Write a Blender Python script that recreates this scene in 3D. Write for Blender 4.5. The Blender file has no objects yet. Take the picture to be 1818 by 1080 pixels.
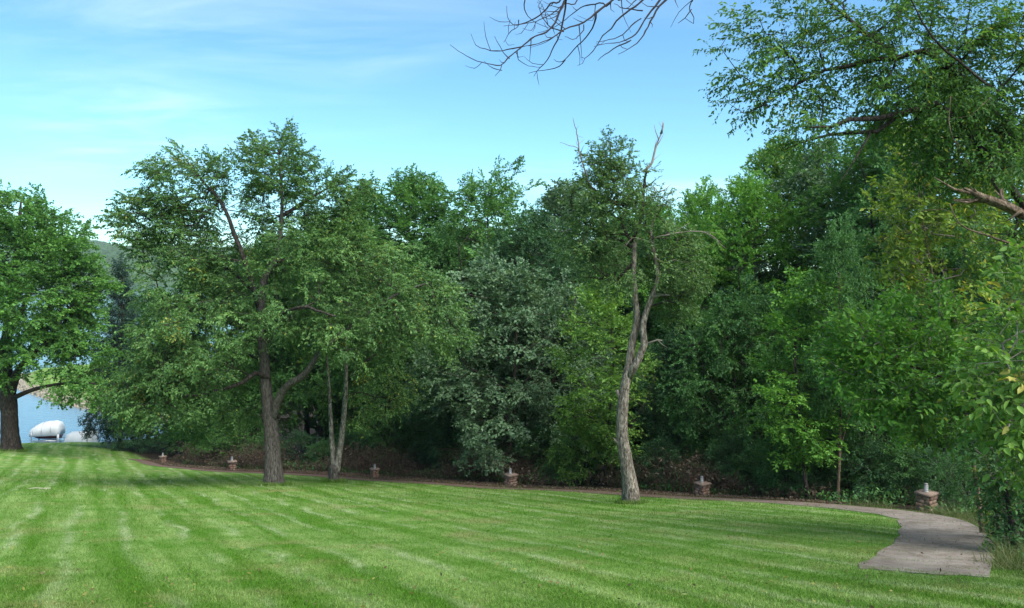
import bpy, math, random
import numpy as np

# ------------------------------------------------------------------ camera, sky, sun, exposure
S = bpy.context.scene
COL = S.collection
F, CX, HY, EYE = 1400.0, 909.0, 480.0, 1.6      # focal length (photo px), principal column, horizon row, eye height

cam_d = bpy.data.cameras.new('camera')
cam = bpy.data.objects.new('camera', cam_d)
COL.objects.link(cam)
cam.location = (0, 0, EYE)
cam.rotation_euler = (math.radians(90), 0, 0)
cam_d.sensor_width = 36
cam_d.lens = 36 * F / 1818
cam_d.shift_y = -(540 - HY) / 1818
cam_d.clip_start = 0.05
cam_d.clip_end = 6000
S.camera = cam

SUN_EL, SUN_AZ = math.radians(50), math.radians(134)     # azimuth measured clockwise from the view direction (+Y)
w = bpy.data.worlds.new('World')
S.world = w
w.use_nodes = True
nt = w.node_tree
nt.nodes.clear()


def N(tree, typ, **kw):
    n = tree.nodes.new(typ)
    for k, v in kw.items():
        setattr(n, k, v)
    return n


def math_node(tree, op, a, b=None, clamp=False):
    n = N(tree, 'ShaderNodeMath', operation=op, use_clamp=clamp)
    for i, v in enumerate((a, b)):
        if v is None:
            continue
        if isinstance(v, (int, float)):
            n.inputs[i].default_value = v
        else:
            tree.links.new(v, n.inputs[i])
    return n.outputs[0]


def ramp(tree, fac, stops, interp='LINEAR'):
    n = N(tree, 'ShaderNodeValToRGB')
    n.color_ramp.interpolation = interp
    els = n.color_ramp.elements
    while len(els) < len(stops):
        els.new(0.5)
    for e, (p, c) in zip(els, stops):
        e.position = p
        e.color = (*c, 1) if len(c) == 3 else c
    tree.links.new(fac, n.inputs[0])
    return n.outputs[0]


def mixc(tree, fac, a, b, blend='MIX'):
    n = N(tree, 'ShaderNodeMix', data_type='RGBA', blend_type=blend)
    for sock, v in ((n.inputs[0], fac), (n.inputs[6], a), (n.inputs[7], b)):
        if isinstance(v, (int, float)):
            sock.default_value = v
        elif isinstance(v, tuple):
            sock.default_value = (*v, 1)
        else:
            tree.links.new(v, sock)
    return n.outputs[2]


def noise(tree, vec, scale, detail=4, rough=0.55, dist=0.0):
    n = N(tree, 'ShaderNodeTexNoise')
    n.inputs['Scale'].default_value = scale
    n.inputs['Detail'].default_value = detail
    n.inputs['Roughness'].default_value = rough
    n.inputs['Distortion'].default_value = dist
    if vec is not None:
        tree.links.new(vec, n.inputs['Vector'])
    return n.outputs[0]


sky = N(nt, 'ShaderNodeTexSky', sky_type='NISHITA', sun_disc=False)
sky.sun_elevation = SUN_EL
sky.sun_rotation = SUN_AZ
sky.altitude = 250
sky.air_density = 1.0
sky.dust_density = 0.3
sky.ozone_density = 1.2
tc = N(nt, 'ShaderNodeTexCoord')
sep = N(nt, 'ShaderNodeSeparateXYZ')
nt.links.new(tc.outputs['Generated'], sep.inputs[0])
zc = math_node(nt, 'MAXIMUM', sep.outputs[2], 0.04)
zc = math_node(nt, 'ADD', zc, 0.08)
cmb = N(nt, 'ShaderNodeCombineXYZ')
nt.links.new(math_node(nt, 'DIVIDE', sep.outputs[0], zc), cmb.inputs[0])
nt.links.new(math_node(nt, 'DIVIDE', sep.outputs[1], zc), cmb.inputs[1])
mp = N(nt, 'ShaderNodeMapping')
nt.links.new(cmb.outputs[0], mp.inputs[0])
mp.inputs['Location'].default_value = (5.7, 1.7, 0)
mp.inputs['Rotation'].default_value = (0, 0, math.radians(12))
mp.inputs['Scale'].default_value = (0.55, 1.25, 1)
wisps = noise(nt, mp.outputs[0], 1.5, 7, 0.6, 0.7)
mp2 = N(nt, 'ShaderNodeMapping')
nt.links.new(cmb.outputs[0], mp2.inputs[0])
mp2.inputs['Location'].default_value = (2.0, 0.0, 0)
big = noise(nt, mp2.outputs[0], 0.42, 2, 0.5)
cl = math_node(nt, 'MULTIPLY', ramp(nt, wisps, [(0.42, (0, 0, 0)), (0.78, (1, 1, 1))]),
               ramp(nt, big, [(0.45, (0.0, 0.0, 0.0)), (0.62, (1, 1, 1))]))
cl = math_node(nt, 'MULTIPLY', cl, 0.38)
skyc = mixc(nt, 1.0, sky.outputs[0], (0.66, 1.02, 1.14), 'MULTIPLY')
skyc = mixc(nt, cl, skyc, (7.5, 8.6, 9.2))
bg = N(nt, 'ShaderNodeBackground')
bg.inputs['Strength'].default_value = 0.074
nt.links.new(skyc, bg.inputs['Color'])
wo = N(nt, 'ShaderNodeOutputWorld')
nt.links.new(bg.outputs[0], wo.inputs[0])

sun_d = bpy.data.lights.new('sun', 'SUN')
sun_d.energy = 3.3
sun_d.angle = math.radians(64)
sun_d.color = (1.0, 0.975, 0.93)
sun = bpy.data.objects.new('sun', sun_d)
COL.objects.link(sun)
sun.location = (20, 10, 30)
sun.rotation_euler = (math.radians(90) - SUN_EL, 0, math.pi - SUN_AZ)

vs = S.view_settings
vs.view_transform = 'Standard'
vs.look = 'None'
vs.gamma = 1
vs.use_curve_mapping = False
vs.exposure = 1.46
S.render.engine = 'CYCLES'
cy = S.cycles
cy.use_denoising = True
cy.max_bounces = 6
cy.diffuse_bounces = 4
cy.glossy_bounces = 2
cy.transmission_bounces = 3
cy.transparent_max_bounces = 4
cy.caustics_reflective = False
cy.caustics_refractive = False

# ------------------------------------------------------------------ ground shape
WATER = EYE - 16.5


def P(px, py, D):
    return np.array([(px - CX) / F * D, D, EYE - (py - HY) / F * D])


PIERS = [(1645, 905, 22), (1247, 880, 28), (907, 863, 34), (665, 846, 40), (412, 833, 45.5), (289, 822, 54)]
CTRL = PIERS + [(1121, 893, 24.6), (487, 862, 32.6), (593, 857, 36), (18, 797, 52), (100, 791, 64), (230, 801, 62), (262, 824.5, 51), (330, 829, 49), (200, 815, 55), (412, 838.5, 43.4),
                (-200, 790, 62), (1700, 975, 13.6), (1100, 1000, 11.5), (500, 1000, 11.5), (100, 950, 15)]
cp = np.array([P(*c) for c in CTRL])


def plane(x, y):
    return -0.228 * np.maximum(y, -4) - 0.014 * x


def _k(a, b):
    d2 = ((a[:, None, :] - b[None, :, :]) ** 2).sum(-1)
    return np.exp(-d2 / (2 * 8.0 ** 2))


_res = cp[:, 2] - plane(cp[:, 0], cp[:, 1])
_w = np.linalg.solve(_k(cp[:, :2], cp[:, :2]) + np.eye(len(cp)) * 0.04, _res)

LAND = np.array([(-33, 75), (-37, 71), (-46, 68.5), (-70, 67), (-120, 66), (-400, 60), (-400, -300), (500, -300), (500, 300), (60, 170),
                 (-20, 150), (-52, 142), (-70, 134), (-77, 122), (-71, 112), (-65, 106), (-56.6, 98), (-45, 89.5), (-35, 84)])


def poly_sd(x, y, poly):
    """signed distance, positive inside"""
    d = np.full(x.shape, 1e9)
    inside = np.zeros(x.shape, bool)
    n = len(poly)
    for i in range(n):
        ax, ay = poly[i]
        bx, by = poly[(i + 1) % n]
        ex, ey = bx - ax, by - ay
        t = np.clip(((x - ax) * ex + (y - ay) * ey) / (ex * ex + ey * ey), 0, 1)
        d = np.minimum(d, np.hypot(x - ax - t * ex, y - ay - t * ey))
        c = ((ay > y) != (by > y))
        xi = ax + (y - ay) * ex / (ey if abs(ey) > 1e-9 else 1e-9)
        inside ^= c & (x < xi)
    return np.where(inside, d, -d)


def sm(a, b, t):
    t = np.clip((t - a) / (b - a), 0, 1)
    return t * t * (3 - 2 * t)


def hgt(x, y):
    x = np.atleast_1d(np.asarray(x, float))
    y = np.atleast_1d(np.asarray(y, float))
    z = plane(x, y)
    pts = np.stack([x, y], -1)
    for i in range(0, len(x), 20000):
        z[i:i + 20000] += _k(pts[i:i + 20000], cp[:, :2]) @ _w
    z = z + 0.035 * np.sin(x * 0.55 + 0.7 * np.sin(y * 0.3)) * np.sin(y * 0.43 + 1.0) * sm(3, 9, y)
    low = WATER + 1.3 + 0.2 * np.sin(x * 0.13) * np.sin(y * 0.11)       # the land levels out above the lake
    z = low + np.logaddexp(0, (z - low) * 1.6) / 1.6
    sd = poly_sd(x, y, LAND)
    bank = WATER + 0.42 * sd - 0.15
    z = np.where(sd < 3.2, np.minimum(z, np.maximum(bank, WATER - 2.5)), z)
    return z


def H1(x, y):
    return float(hgt([x], [y])[0])


def axis(spans):
    out = []
    for a, b, n in spans:
        out += list(np.linspace(a, b, n, endpoint=False))
    return np.array(out + [spans[-1][1]])


# ------------------------------------------------------------------ mesh helpers
rng = np.random.default_rng(7)


def unit(v):
    return v / np.maximum(np.linalg.norm(v, axis=-1, keepdims=True), 1e-9)


class MB:
    def __init__(s):
        s.v, s.f3, s.f4, s.n = [], [], [], 0

    def add(s, v, quads=None, tris=None):
        v = np.asarray(v, float).reshape(-1, 3)
        if quads is not None and len(quads):
            s.f4.append(np.asarray(quads, np.int64) + s.n)
        if tris is not None and len(tris):
            s.f3.append(np.asarray(tris, np.int64) + s.n)
        s.v.append(v)
        s.n += len(v)

    def mesh(s, name, mat=None, smooth=False, attrs=None, off=None):
        V = np.concatenate(s.v)
        if off is not None:
            V = V - np.asarray(off)
        q = np.concatenate(s.f4) if s.f4 else np.zeros((0, 4), np.int64)
        t = np.concatenate(s.f3) if s.f3 else np.zeros((0, 3), np.int64)
        me = bpy.data.meshes.new(name)
        me.vertices.add(len(V))
        me.vertices.foreach_set('co', V.astype(np.float32).ravel())
        nl = q.size + t.size
        me.loops.add(nl)
        me.loops.foreach_set('vertex_index', np.concatenate([q.ravel(), t.ravel()]).astype(np.int32))
        me.polygons.add(len(q) + len(t))
        st = np.concatenate([np.arange(len(q)) * 4, q.size + np.arange(len(t)) * 3]).astype(np.int32)
        me.polygons.foreach_set('loop_start', st)
        if smooth:
            me.polygons.foreach_set('use_smooth', np.ones(len(q) + len(t), bool))
        me.update(calc_edges=True)
        for k, (dom, vals) in (attrs or {}).items():
            a = me.attributes.new(k, 'FLOAT', dom)
            a.data.foreach_set('value', np.asarray(vals, np.float32))
        if mat:
            me.materials.append(mat)
        return me


def obj(name, me, parent=None, loc=None, **props):
    o = bpy.data.objects.new(name, me)
    COL.objects.link(o)
    if parent is not None:
        o.parent = parent
    if loc is not None:
        o.location = loc
    for k, v in props.items():
        o[k] = v
    return o


def thing(name, label, cat, loc, group=None, rz=0.0):
    o = obj(name, None, None, loc, label=label, category=cat)
    o.empty_display_size = 0.2
    o.rotation_euler.z = rz
    if group:
        o['group'] = group
    return o


def box(mb, c, s, rz=0.0, taper=1.0):
    x, y, z = np.asarray(s) / 2
    v = np.array([(-x, -y, -z), (x, -y, -z), (x, y, -z), (-x, y, -z),
                  (-x * taper, -y * taper, z), (x * taper, -y * taper, z), (x * taper, y * taper, z), (-x * taper, y * taper, z)])
    if rz:
        R = np.array([[math.cos(rz), -math.sin(rz), 0], [math.sin(rz), math.cos(rz), 0], [0, 0, 1]])
        v = v @ R.T
    mb.add(v + np.asarray(c), [(3, 2, 1, 0), (4, 5, 6, 7), (0, 1, 5, 4), (1, 2, 6, 5), (2, 3, 7, 6), (3, 0, 4, 7)])


def resample(pts, rad, step):
    """Catmull-Rom through pts, about step apart"""
    pts, rad = np.asarray(pts, float), np.asarray(rad, float)
    if len(pts) < 2:
        return pts, rad
    Q = np.vstack([2 * pts[0] - pts[1], pts, 2 * pts[-1] - pts[-2]])
    op, orr = [], []
    for i in range(len(pts) - 1):
        a, b, c, d = Q[i:i + 4]
        n = max(1, int(round(np.linalg.norm(c - b) / step)))
        for t in np.arange(n) / n:
            op.append(0.5 * (2 * b + (c - a) * t + (2 * a - 5 * b + 4 * c - d) * t * t + (3 * b - a - 3 * c + d) * t ** 3))
            orr.append(rad[i] * (1 - t) + rad[i + 1] * t)
    op.append(pts[-1])
    orr.append(rad[-1])
    return np.array(op), np.array(orr)


def tube(mb, pts, rad, sides=6, rough=0.0, cap=True, flare=False):
    pts = np.asarray(pts, float)
    rad = np.broadcast_to(np.asarray(rad, float), (len(pts),)).copy()
    n = len(pts)
    T = unit(np.gradient(pts, axis=0))
    up = np.array([1.0, 0, 0]) if abs(T[0][0]) < 0.8 else np.array([0, 1.0, 0])
    u = unit(np.cross(T[0], up))
    ang = np.arange(sides) * 2 * math.pi / sides
    rings = []
    lobph = rng.uniform(0, 6.28, 3)
    for i in range(n):
        u = unit(u - T[i] * np.dot(u, T[i]))
        v = np.cross(T[i], u)
        r = rad[i] * np.ones(sides)
        if rough:
            r *= 1 + rough * (0.6 * np.sin(ang * 2 + lobph[0] + i * 0.21) + 0.5 * np.sin(ang * 3 + lobph[1] - i * 0.3)) + rng.normal(0, rough * 0.45, sides)
        if flare and i < 5:
            r *= 1 + (0.2 * (1 - i / 5) ** 2) * (1 + 0.5 * np.sin(ang * 4 + lobph[2]))
        rings.append(pts[i] + np.outer(np.cos(ang) * r, u) + np.outer(np.sin(ang) * r, v))
    V = np.concatenate(rings)
    i, j = np.meshgrid(np.arange(n - 1), np.arange(sides), indexing='ij')
    j2 = (j + 1) % sides
    q = np.stack([i * sides + j, i * sides + j2, (i + 1) * sides + j2, (i + 1) * sides + j], -1).reshape(-1, 4)
    tr = None
    if cap:
        V = np.vstack([V, pts[-1] + T[-1] * rad[-1] * 0.35, pts[0]])
        k = np.arange(sides)
        tr = np.vstack([np.stack([(n - 1) * sides + k, (n - 1) * sides + (k + 1) % sides, np.full(sides, n * sides)], -1),
                        np.stack([(k + 1) % sides, k, np.full(sides, n * sides + 1)], -1)])
    mb.add(V, q, tr)


def segs(mb, A, B, ra, rb, sides=4):
    """many tapered prisms at once, A[i] to B[i]"""
    A, B = np.asarray(A), np.asarray(B)
    n = len(A)
    if not n:
        return
    T = unit(B - A)
    ref = np.where(np.abs(T[:, 2:3]) < 0.9, np.array([[0, 0, 1.0]]), np.array([[1.0, 0, 0]]))
    u = unit(np.cross(T, ref))
    v = np.cross(T, u)
    ang = np.arange(sides) * 2 * math.pi / sides
    c, s = np.cos(ang)[None, :, None], np.sin(ang)[None, :, None]
    ring = c * u[:, None, :] + s * v[:, None, :]
    ra = np.broadcast_to(ra, (n,))[:, None, None]
    rb = np.broadcast_to(rb, (n,))[:, None, None]
    V = np.concatenate([A[:, None, :] + ring * ra, B[:, None, :] + T[:, None, :] * rb * 0.3 + ring * rb], 1).reshape(-1, 3)
    k = np.arange(sides)
    base = np.stack([k, (k + 1) % sides, (k + 1) % sides + sides, k + sides], -1)
    q = (np.arange(n)[:, None, None] * 2 * sides + base[None]).reshape(-1, 4)
    mb.add(V, q)


# ------------------------------------------------------------------ materials
def newmat(name):
    m = bpy.data.materials.new(name)
    m.use_nodes = True
    t = m.node_tree
    b = t.nodes['Principled BSDF']
    return m, t, b


def setp(b, rough=0.6, spec=0.3, metal=0.0, base=None):
    b.inputs['Roughness'].default_value = rough
    b.inputs['Specular IOR Level'].default_value = spec
    b.inputs['Metallic'].default_value = metal
    if base:
        b.inputs['Base Color'].default_value = (*base, 1)


def bump(t, b, h, strength=0.5, dist=0.02):
    n = N(t, 'ShaderNodeBump')
    n.inputs['Strength'].default_value = strength
    n.inputs['Distance'].default_value = dist
    t.links.new(h, n.inputs['Height'])
    t.links.new(n.outputs[0], b.inputs['Normal'])


def plain(name, col, rough=0.6, spec=0.3, metal=0.0, var=0.25, scale=3.0, bmp=0.15):
    m, t, b = newmat(name)
    setp(b, rough, spec, metal)
    pos = N(t, 'ShaderNodeTexCoord').outputs['Object']
    n1 = noise(t, pos, scale, 5, 0.6)
    a = tuple(c * (1 - var) for c in col)
    c = tuple(min(1, x * (1 + var)) for x in col)
    t.links.new(ramp(t, n1, [(0.3, a), (0.7, c)]), b.inputs['Base Color'])
    if bmp:
        bump(t, b, noise(t, pos, scale * 6, 4), bmp, 0.01)
    return m


def leafmat(name, dark, base, light, yellow, transl=0.38, rough=0.5, spec=0.2, gain=1.62):
    dark, base, light, yellow = [tuple(v * gain * q for v, q in zip(c, (0.90, 1.05, 1.0))) for c in (dark, base, light, yellow)]
    m, t, b = newmat(name)
    setp(b, rough, spec)
    at = N(t, 'ShaderNodeAttribute', attribute_name='tint')
    c = ramp(t, at.outputs['Fac'], [(0.0, dark), (0.45, base), (0.8, light), (0.95, light), (1.0, yellow)])
    t.links.new(c, b.inputs['Base Color'])
    tr = N(t, 'ShaderNodeBsdfTranslucent')
    t.links.new(mixc(t, 1.0, c, (1.25, 1.2, 0.55), 'MULTIPLY'), tr.inputs['Color'])
    mx = N(t, 'ShaderNodeMixShader')
    mx.inputs[0].default_value = transl
    t.links.new(b.outputs[0], mx.inputs[1])
    t.links.new(tr.outputs[0], mx.inputs[2])
    t.links.new(mx.outputs[0], t.nodes['Material Output'].inputs['Surface'])
    return m


def barkmat(name, c1, c2, zs=0.28, scale=16.0, strength=1.0):
    m, t, b = newmat(name)
    setp(b, 0.9, 0.15)
    g = N(t, 'ShaderNodeTexCoord')
    mp = N(t, 'ShaderNodeMapping')
    mp.inputs['Scale'].default_value = (1, 1, zs)
    t.links.new(g.outputs['Object'], mp.inputs[0])
    n1 = noise(t, mp.outputs[0], scale, 6, 0.65, 0.6)
    n2 = noise(t, g.outputs['Object'], 1.7, 3)
    c = ramp(t, n1, [(0.38, tuple(x * 0.3 for x in c1)), (0.5, c1), (0.62, c2)])
    c = mixc(t, ramp(t, n2, [(0.4, (0, 0, 0)), (0.7, (0.55, 0.55, 0.55))]), c, tuple(x * 0.65 for x in c1))
    t.links.new(c, b.inputs['Base Color'])
    bump(t, b, n1, strength, 0.09)
    return m


M = {}
M['bark_grey'] = barkmat('bark_grey', (0.095, 0.083, 0.069), (0.165, 0.148, 0.125), 0.22, 22)
M['bark_pale'] = barkmat('bark_pale', (0.20, 0.167, 0.13), (0.42, 0.36, 0.29), 0.3, 17, 1.0)
M['bark_light'] = barkmat('bark_light', (0.20, 0.18, 0.145), (0.42, 0.38, 0.31), 0.5, 11, 0.7)
M['bark_dark'] = barkmat('bark_dark', (0.045, 0.036, 0.03), (0.09, 0.075, 0.06))
M['bark_tan'] = barkmat('bark_tan', (0.16, 0.115, 0.075), (0.27, 0.20, 0.14))
M['twig_dark'] = plain('twig_dark', (0.035, 0.026, 0.026), 0.85, 0.15, bmp=0)
M['twig_grey'] = plain('twig_grey', (0.20, 0.17, 0.14), 0.85, 0.15, bmp=0)
M['cane'] = plain('cane', (0.085, 0.056, 0.042), 0.85, 0.15, bmp=0, scale=1.2, var=0.5)

LM = {
    'big': leafmat('leaf_big_tree', (0.034, 0.066, 0.020), (0.064, 0.115, 0.034), (0.105, 0.165, 0.048), (0.22, 0.19, 0.04)),
    'twin': leafmat('leaf_twin_tree', (0.040, 0.074, 0.020), (0.074, 0.128, 0.034), (0.125, 0.180, 0.046), (0.25, 0.21, 0.03)),
    'centre': leafmat('leaf_centre_tree', (0.034, 0.064, 0.020), (0.064, 0.108, 0.034), (0.105, 0.150, 0.052), (0.18, 0.17, 0.04)),
    'lake': leafmat('leaf_lake_tree', (0.032, 0.070, 0.016), (0.060, 0.128, 0.026), (0.095, 0.175, 0.034), (0.14, 0.21, 0.04)),
    'green': leafmat('leaf_green', (0.030, 0.066, 0.018), (0.055, 0.116, 0.028), (0.088, 0.160, 0.038), (0.16, 0.18, 0.035)),
    'fresh': leafmat('leaf_fresh', (0.036, 0.084, 0.015), (0.068, 0.145, 0.022), (0.108, 0.198, 0.030), (0.22, 0.23, 0.03)),
    'olive': leafmat('leaf_silver', (0.034, 0.060, 0.030), (0.062, 0.098, 0.046), (0.105, 0.145, 0.074), (0.15, 0.18, 0.08), 0.25, 0.5, 0.3),
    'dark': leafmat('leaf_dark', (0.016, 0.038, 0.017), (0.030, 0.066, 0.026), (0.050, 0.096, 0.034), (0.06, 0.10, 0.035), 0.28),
    'deep': leafmat('leaf_deep', (0.024, 0.054, 0.018), (0.043, 0.094, 0.027), (0.068, 0.128, 0.034), (0.10, 0.14, 0.035), 0.32),
    'yellow': leafmat('leaf_yellowing', (0.058, 0.088, 0.015), (0.105, 0.150, 0.022), (0.175, 0.205, 0.030), (0.32, 0.23, 0.03)),
    'vine': leafmat('leaf_vine', (0.046, 0.088, 0.018), (0.082, 0.142, 0.026), (0.122, 0.182, 0.036), (0.25, 0.20, 0.05)),
    'over': leafmat('leaf_overhanging', (0.030, 0.062, 0.018), (0.056, 0.110, 0.026), (0.095, 0.160, 0.034), (0.22, 0.20, 0.03), 0.42),
    'dead': leafmat('leaf_dead', (0.032, 0.020, 0.014), (0.056, 0.036, 0.024), (0.09, 0.06, 0.04), (0.15, 0.10, 0.06), 0.15),
    'spruce': leafmat('leaf_spruce', (0.010, 0.022, 0.016), (0.017, 0.036, 0.024), (0.026, 0.050, 0.030), (0.03, 0.05, 0.03), 0.1),
}


def lawn_nodes(t, pos, per_blade=None):
    """colour of the mown lawn from its world position: mowing stripes, streaks, dry patches"""
    def dot(v):
        n = N(t, 'ShaderNodeVectorMath', operation='DOT_PRODUCT')
        t.links.new(pos, n.inputs[0])
        n.inputs[1].default_value = v
        return n.outputs['Value']
    s_, a_ = dot((0.879, 0.477, 0)), dot((-0.477, 0.879, 0))
    cm = N(t, 'ShaderNodeCombineXYZ')
    t.links.new(math_node(t, 'MULTIPLY', s_, 2.3), cm.inputs[0])
    t.links.new(math_node(t, 'MULTIPLY', a_, 0.13), cm.inputs[1])
    streak = noise(t, cm.outputs[0], 1.0, 4, 0.6)
    wob = noise(t, pos, 0.35, 2)
    ph = math_node(t, 'ADD', s_, math_node(t, 'MULTIPLY', wob, 0.9))
    sn = math_node(t, 'SINE', math_node(t, 'MULTIPLY', ph, 2 * math.pi / 1.35))
    st = math_node(t, 'ADD', math_node(t, 'MULTIPLY', sn, 0.075), streak)
    fac = ramp(t, st, [(0.36, (0, 0, 0)), (0.66, (1, 1, 1))])
    col = mixc(t, fac, (0.072, 0.165, 0.014), (0.192, 0.285, 0.080))
    trk = math_node(t, 'POWER', math_node(t, 'ADD', math_node(t, 'MULTIPLY', math_node(t, 'SINE', math_node(t, 'MULTIPLY', ph, 2 * math.pi / 0.92)), 0.5), 0.5), 9.0)
    trk = math_node(t, 'MULTIPLY', trk, ramp(t, noise(t, pos, 0.3, 3, 0.6), [(0.40, (0, 0, 0)), (0.58, (0.85, 0.85, 0.85))]))
    col = mixc(t, trk, col, (0.27, 0.335, 0.16))
    mott = noise(t, pos, 1.1, 5, 0.65)
    col = mixc(t, ramp(t, mott, [(0.36, (0.8, 0.8, 0.8)), (0.54, (0, 0, 0))]), col, (0.066, 0.165, 0.013))
    dry = noise(t, pos, 0.55, 5, 0.68, 0.4)
    col = mixc(t, ramp(t, dry, [(0.53, (0, 0, 0)), (0.75, (0.8, 0.8, 0.8))]), col, (0.21, 0.205, 0.078))
    fine = noise(t, pos, 26, 3, 0.7)
    col = mixc(t, 1.0, col, ramp(t, fine, [(0.25, (0.5, 0.5, 0.5)), (0.75, (1.4, 1.4, 1.4))]), 'MULTIPLY')
    return col


def ground_mat():
    m, t, b = newmat('lawn_and_soil')
    setp(b, 0.95, 0.1)
    pos = N(t, 'ShaderNodeNewGeometry').outputs['Position']
    col = lawn_nodes(t, pos)
    lit = N(t, 'ShaderNodeAttribute', attribute_name='litter').outputs['Fac']
    n1 = noise(t, pos, 2.2, 6, 0.7)
    soil = ramp(t, n1, [(0.3, (0.014, 0.011, 0.008)), (0.55, (0.032, 0.024, 0.016)), (0.75, (0.024, 0.034, 0.013))])
    col = mixc(t, lit, col, soil)
    bank = N(t, 'ShaderNodeAttribute', attribute_name='bank').outputs['Fac']
    n2 = noise(t, pos, 1.5, 6, 0.7)
    col = mixc(t, bank, col, ramp(t, n2, [(0.3, (0.12, 0.12, 0.07)), (0.7, (0.24, 0.21, 0.14))]))
    t.links.new(col, b.inputs['Base Color'])
    bump(t, b, noise(t, pos, 30, 4, 0.7), 0.6, 0.03)
    return m


M['ground'] = ground_mat()

# ------------------------------------------------------------------ path line (built first: other things keep clear of it)
pier_xy = np.array([P(*p)[:2] for p in PIERS])
PATH = np.array([(5.59, 10.75), (6.45, 12.1), (7.65, 14.0), (8.9, 16.3), (9.7, 18.0), (10.15, 19.5), (10.05, 21.0), (9.1, 23.0), (7.5, 25.1), (5.6, 27.0),
                 (3.0, 29.7), (-0.9, 32.8), (-4.5, 36.0), (-7.8, 38.8), (-12.0, 41.9), (-16.9, 44.3), (-20.6, 47.4), (-23.4, 51.2), (-25.2, 53.8), (-26.6, 55.4)])
PATH3, _ = resample(np.column_stack([PATH, np.zeros(len(PATH))]), np.ones(len(PATH)), 0.5)
PATHL = PATH3[:, :2]
PT = unit(np.gradient(PATHL, axis=0))
PN = np.stack([PT[:, 1], -PT[:, 0]], -1)                   # to the outer (wood) side
PW = np.interp(np.arange(len(PATHL)), [0, 8, 26, 50], [1.56, 1.6, 1.5, 0.95])
# wood floor: everything beyond the path on the far side, and right of it
WOOD = np.vstack([PATHL[::4] + PN[::4] * 0.9, [(-31, 62), (-31, 80), (-20, 140), (200, 140), (200, 0), (9.6, 4), (8.9, 8.5)]])

# ------------------------------------------------------------------ ground sheet, water
xs = axis([(-1600, -130, 24), (-130, -48, 60), (-48, 22, 150), (22, 60, 20), (60, 1400, 16)])
ys = axis([(-60, -4, 8), (-4, 64, 150), (64, 150, 100), (150, 500, 12), (500, 2600, 20)])
X, Y = np.meshgrid(xs, ys, indexing='xy')
Z = hgt(X.ravel(), Y.ravel())
sdw = poly_sd(X.ravel(), Y.ravel(), WOOD)
litter = sm(-0.3, 0.5, sdw)
sdl = poly_sd(X.ravel(), Y.ravel(), LAND)
bankv = sm(2.6, 1.2, sdl + 0.5 * np.sin(X.ravel() * 0.9) * np.sin(Y.ravel() * 0.8)) * sm(80, 86, Y.ravel()) * sm(200, 160, Y.ravel()) * sm(-20, -30, X.ravel())
far = sm(900, 960, Y.ravel())
Z = Z + far * (WATER + 6 - Z)
g = MB()
nx, ny = len(xs), len(ys)
i, j = np.meshgrid(np.arange(ny - 1), np.arange(nx - 1), indexing='ij')
g.add(np.column_stack([X.ravel(), Y.ravel(), Z]), np.stack([i * nx + j, i * nx + j + 1, (i + 1) * nx + j + 1, (i + 1) * nx + j], -1).reshape(-1, 4))
obj('ground', g.mesh('ground', M['ground'], True, {'litter': ('POINT', litter), 'bank': ('POINT', bankv)}), kind='structure',
    label='striped mown lawn sloping down to the lake')

m, t, b = newmat('lake_water')
setp(b, 0.08, 0.7, base=(0.07, 0.12, 0.15))
pos = N(t, 'ShaderNodeNewGeometry').outputs['Position']
mp = N(t, 'ShaderNodeMapping')
mp.inputs['Scale'].default_value = (0.7, 1.6, 1)
t.links.new(pos, mp.inputs[0])
bump(t, b, noise(t, mp.outputs[0], 1.4, 4, 0.6), 0.35, 0.12)
g = MB()
g.add([(-2000, 55, WATER), (900, 55, WATER), (900, 2600, WATER), (-2000, 2600, WATER)], [(0, 1, 2, 3)])
obj('lake_water', g.mesh('lake_water', m), kind='structure', label='rippled blue lake below the lawn')

# ------------------------------------------------------------------ far wooded hills across the lake
hx = np.arange(-1100, 260, 7.0)
hy = np.arange(860, 1500, 8.0)
X, Y = np.meshgrid(hx, hy, indexing='xy')
ridge = 22 + 10 * np.sin(X / 140 + 0.8) + 7 * np.sin(X / 61 + 2) + 5 * np.sin(X / 27)
prof = sm(860, 1010, Y)
Zh = WATER - 1 + prof * (ridge + 18 + 0.012 * (Y - 1000))
cc = rng.uniform([-1100, 860], [260, 1500], (5200, 2))
dome = np.zeros(X.shape)
for cx_, cy_ in cc:
    i0, i1 = np.searchsorted(hx, [cx_ - 11, cx_ + 11])
    j0, j1 = np.searchsorted(hy, [cy_ - 11, cy_ + 11])
    r = np.hypot(X[j0:j1, i0:i1] - cx_, Y[j0:j1, i0:i1] - cy_)
    dome[j0:j1, i0:i1] = np.maximum(dome[j0:j1, i0:i1], 8 * np.sqrt(np.clip(1 - (r / 11) ** 2, 0, 1)))
Zh += dome * sm(0.02, 0.15, prof)
g = MB()
nx, ny = len(hx), len(hy)
i, j = np.meshgrid(np.arange(ny - 1), np.arange(nx - 1), indexing='ij')
g.add(np.column_stack([X.ravel(), Y.ravel(), Zh.ravel()]), np.stack([i * nx + j, i * nx + j + 1, (i + 1) * nx + j + 1, (i + 1) * nx + j], -1).reshape(-1, 4))
m = plain('far_canopy', (0.040, 0.075, 0.030), 0.9, 0.1, var=0.45, scale=0.06, bmp=0)
obj('hills', g.mesh('hills', m, True), kind='structure', label='wooded hills on the far shore of the lake')
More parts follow.
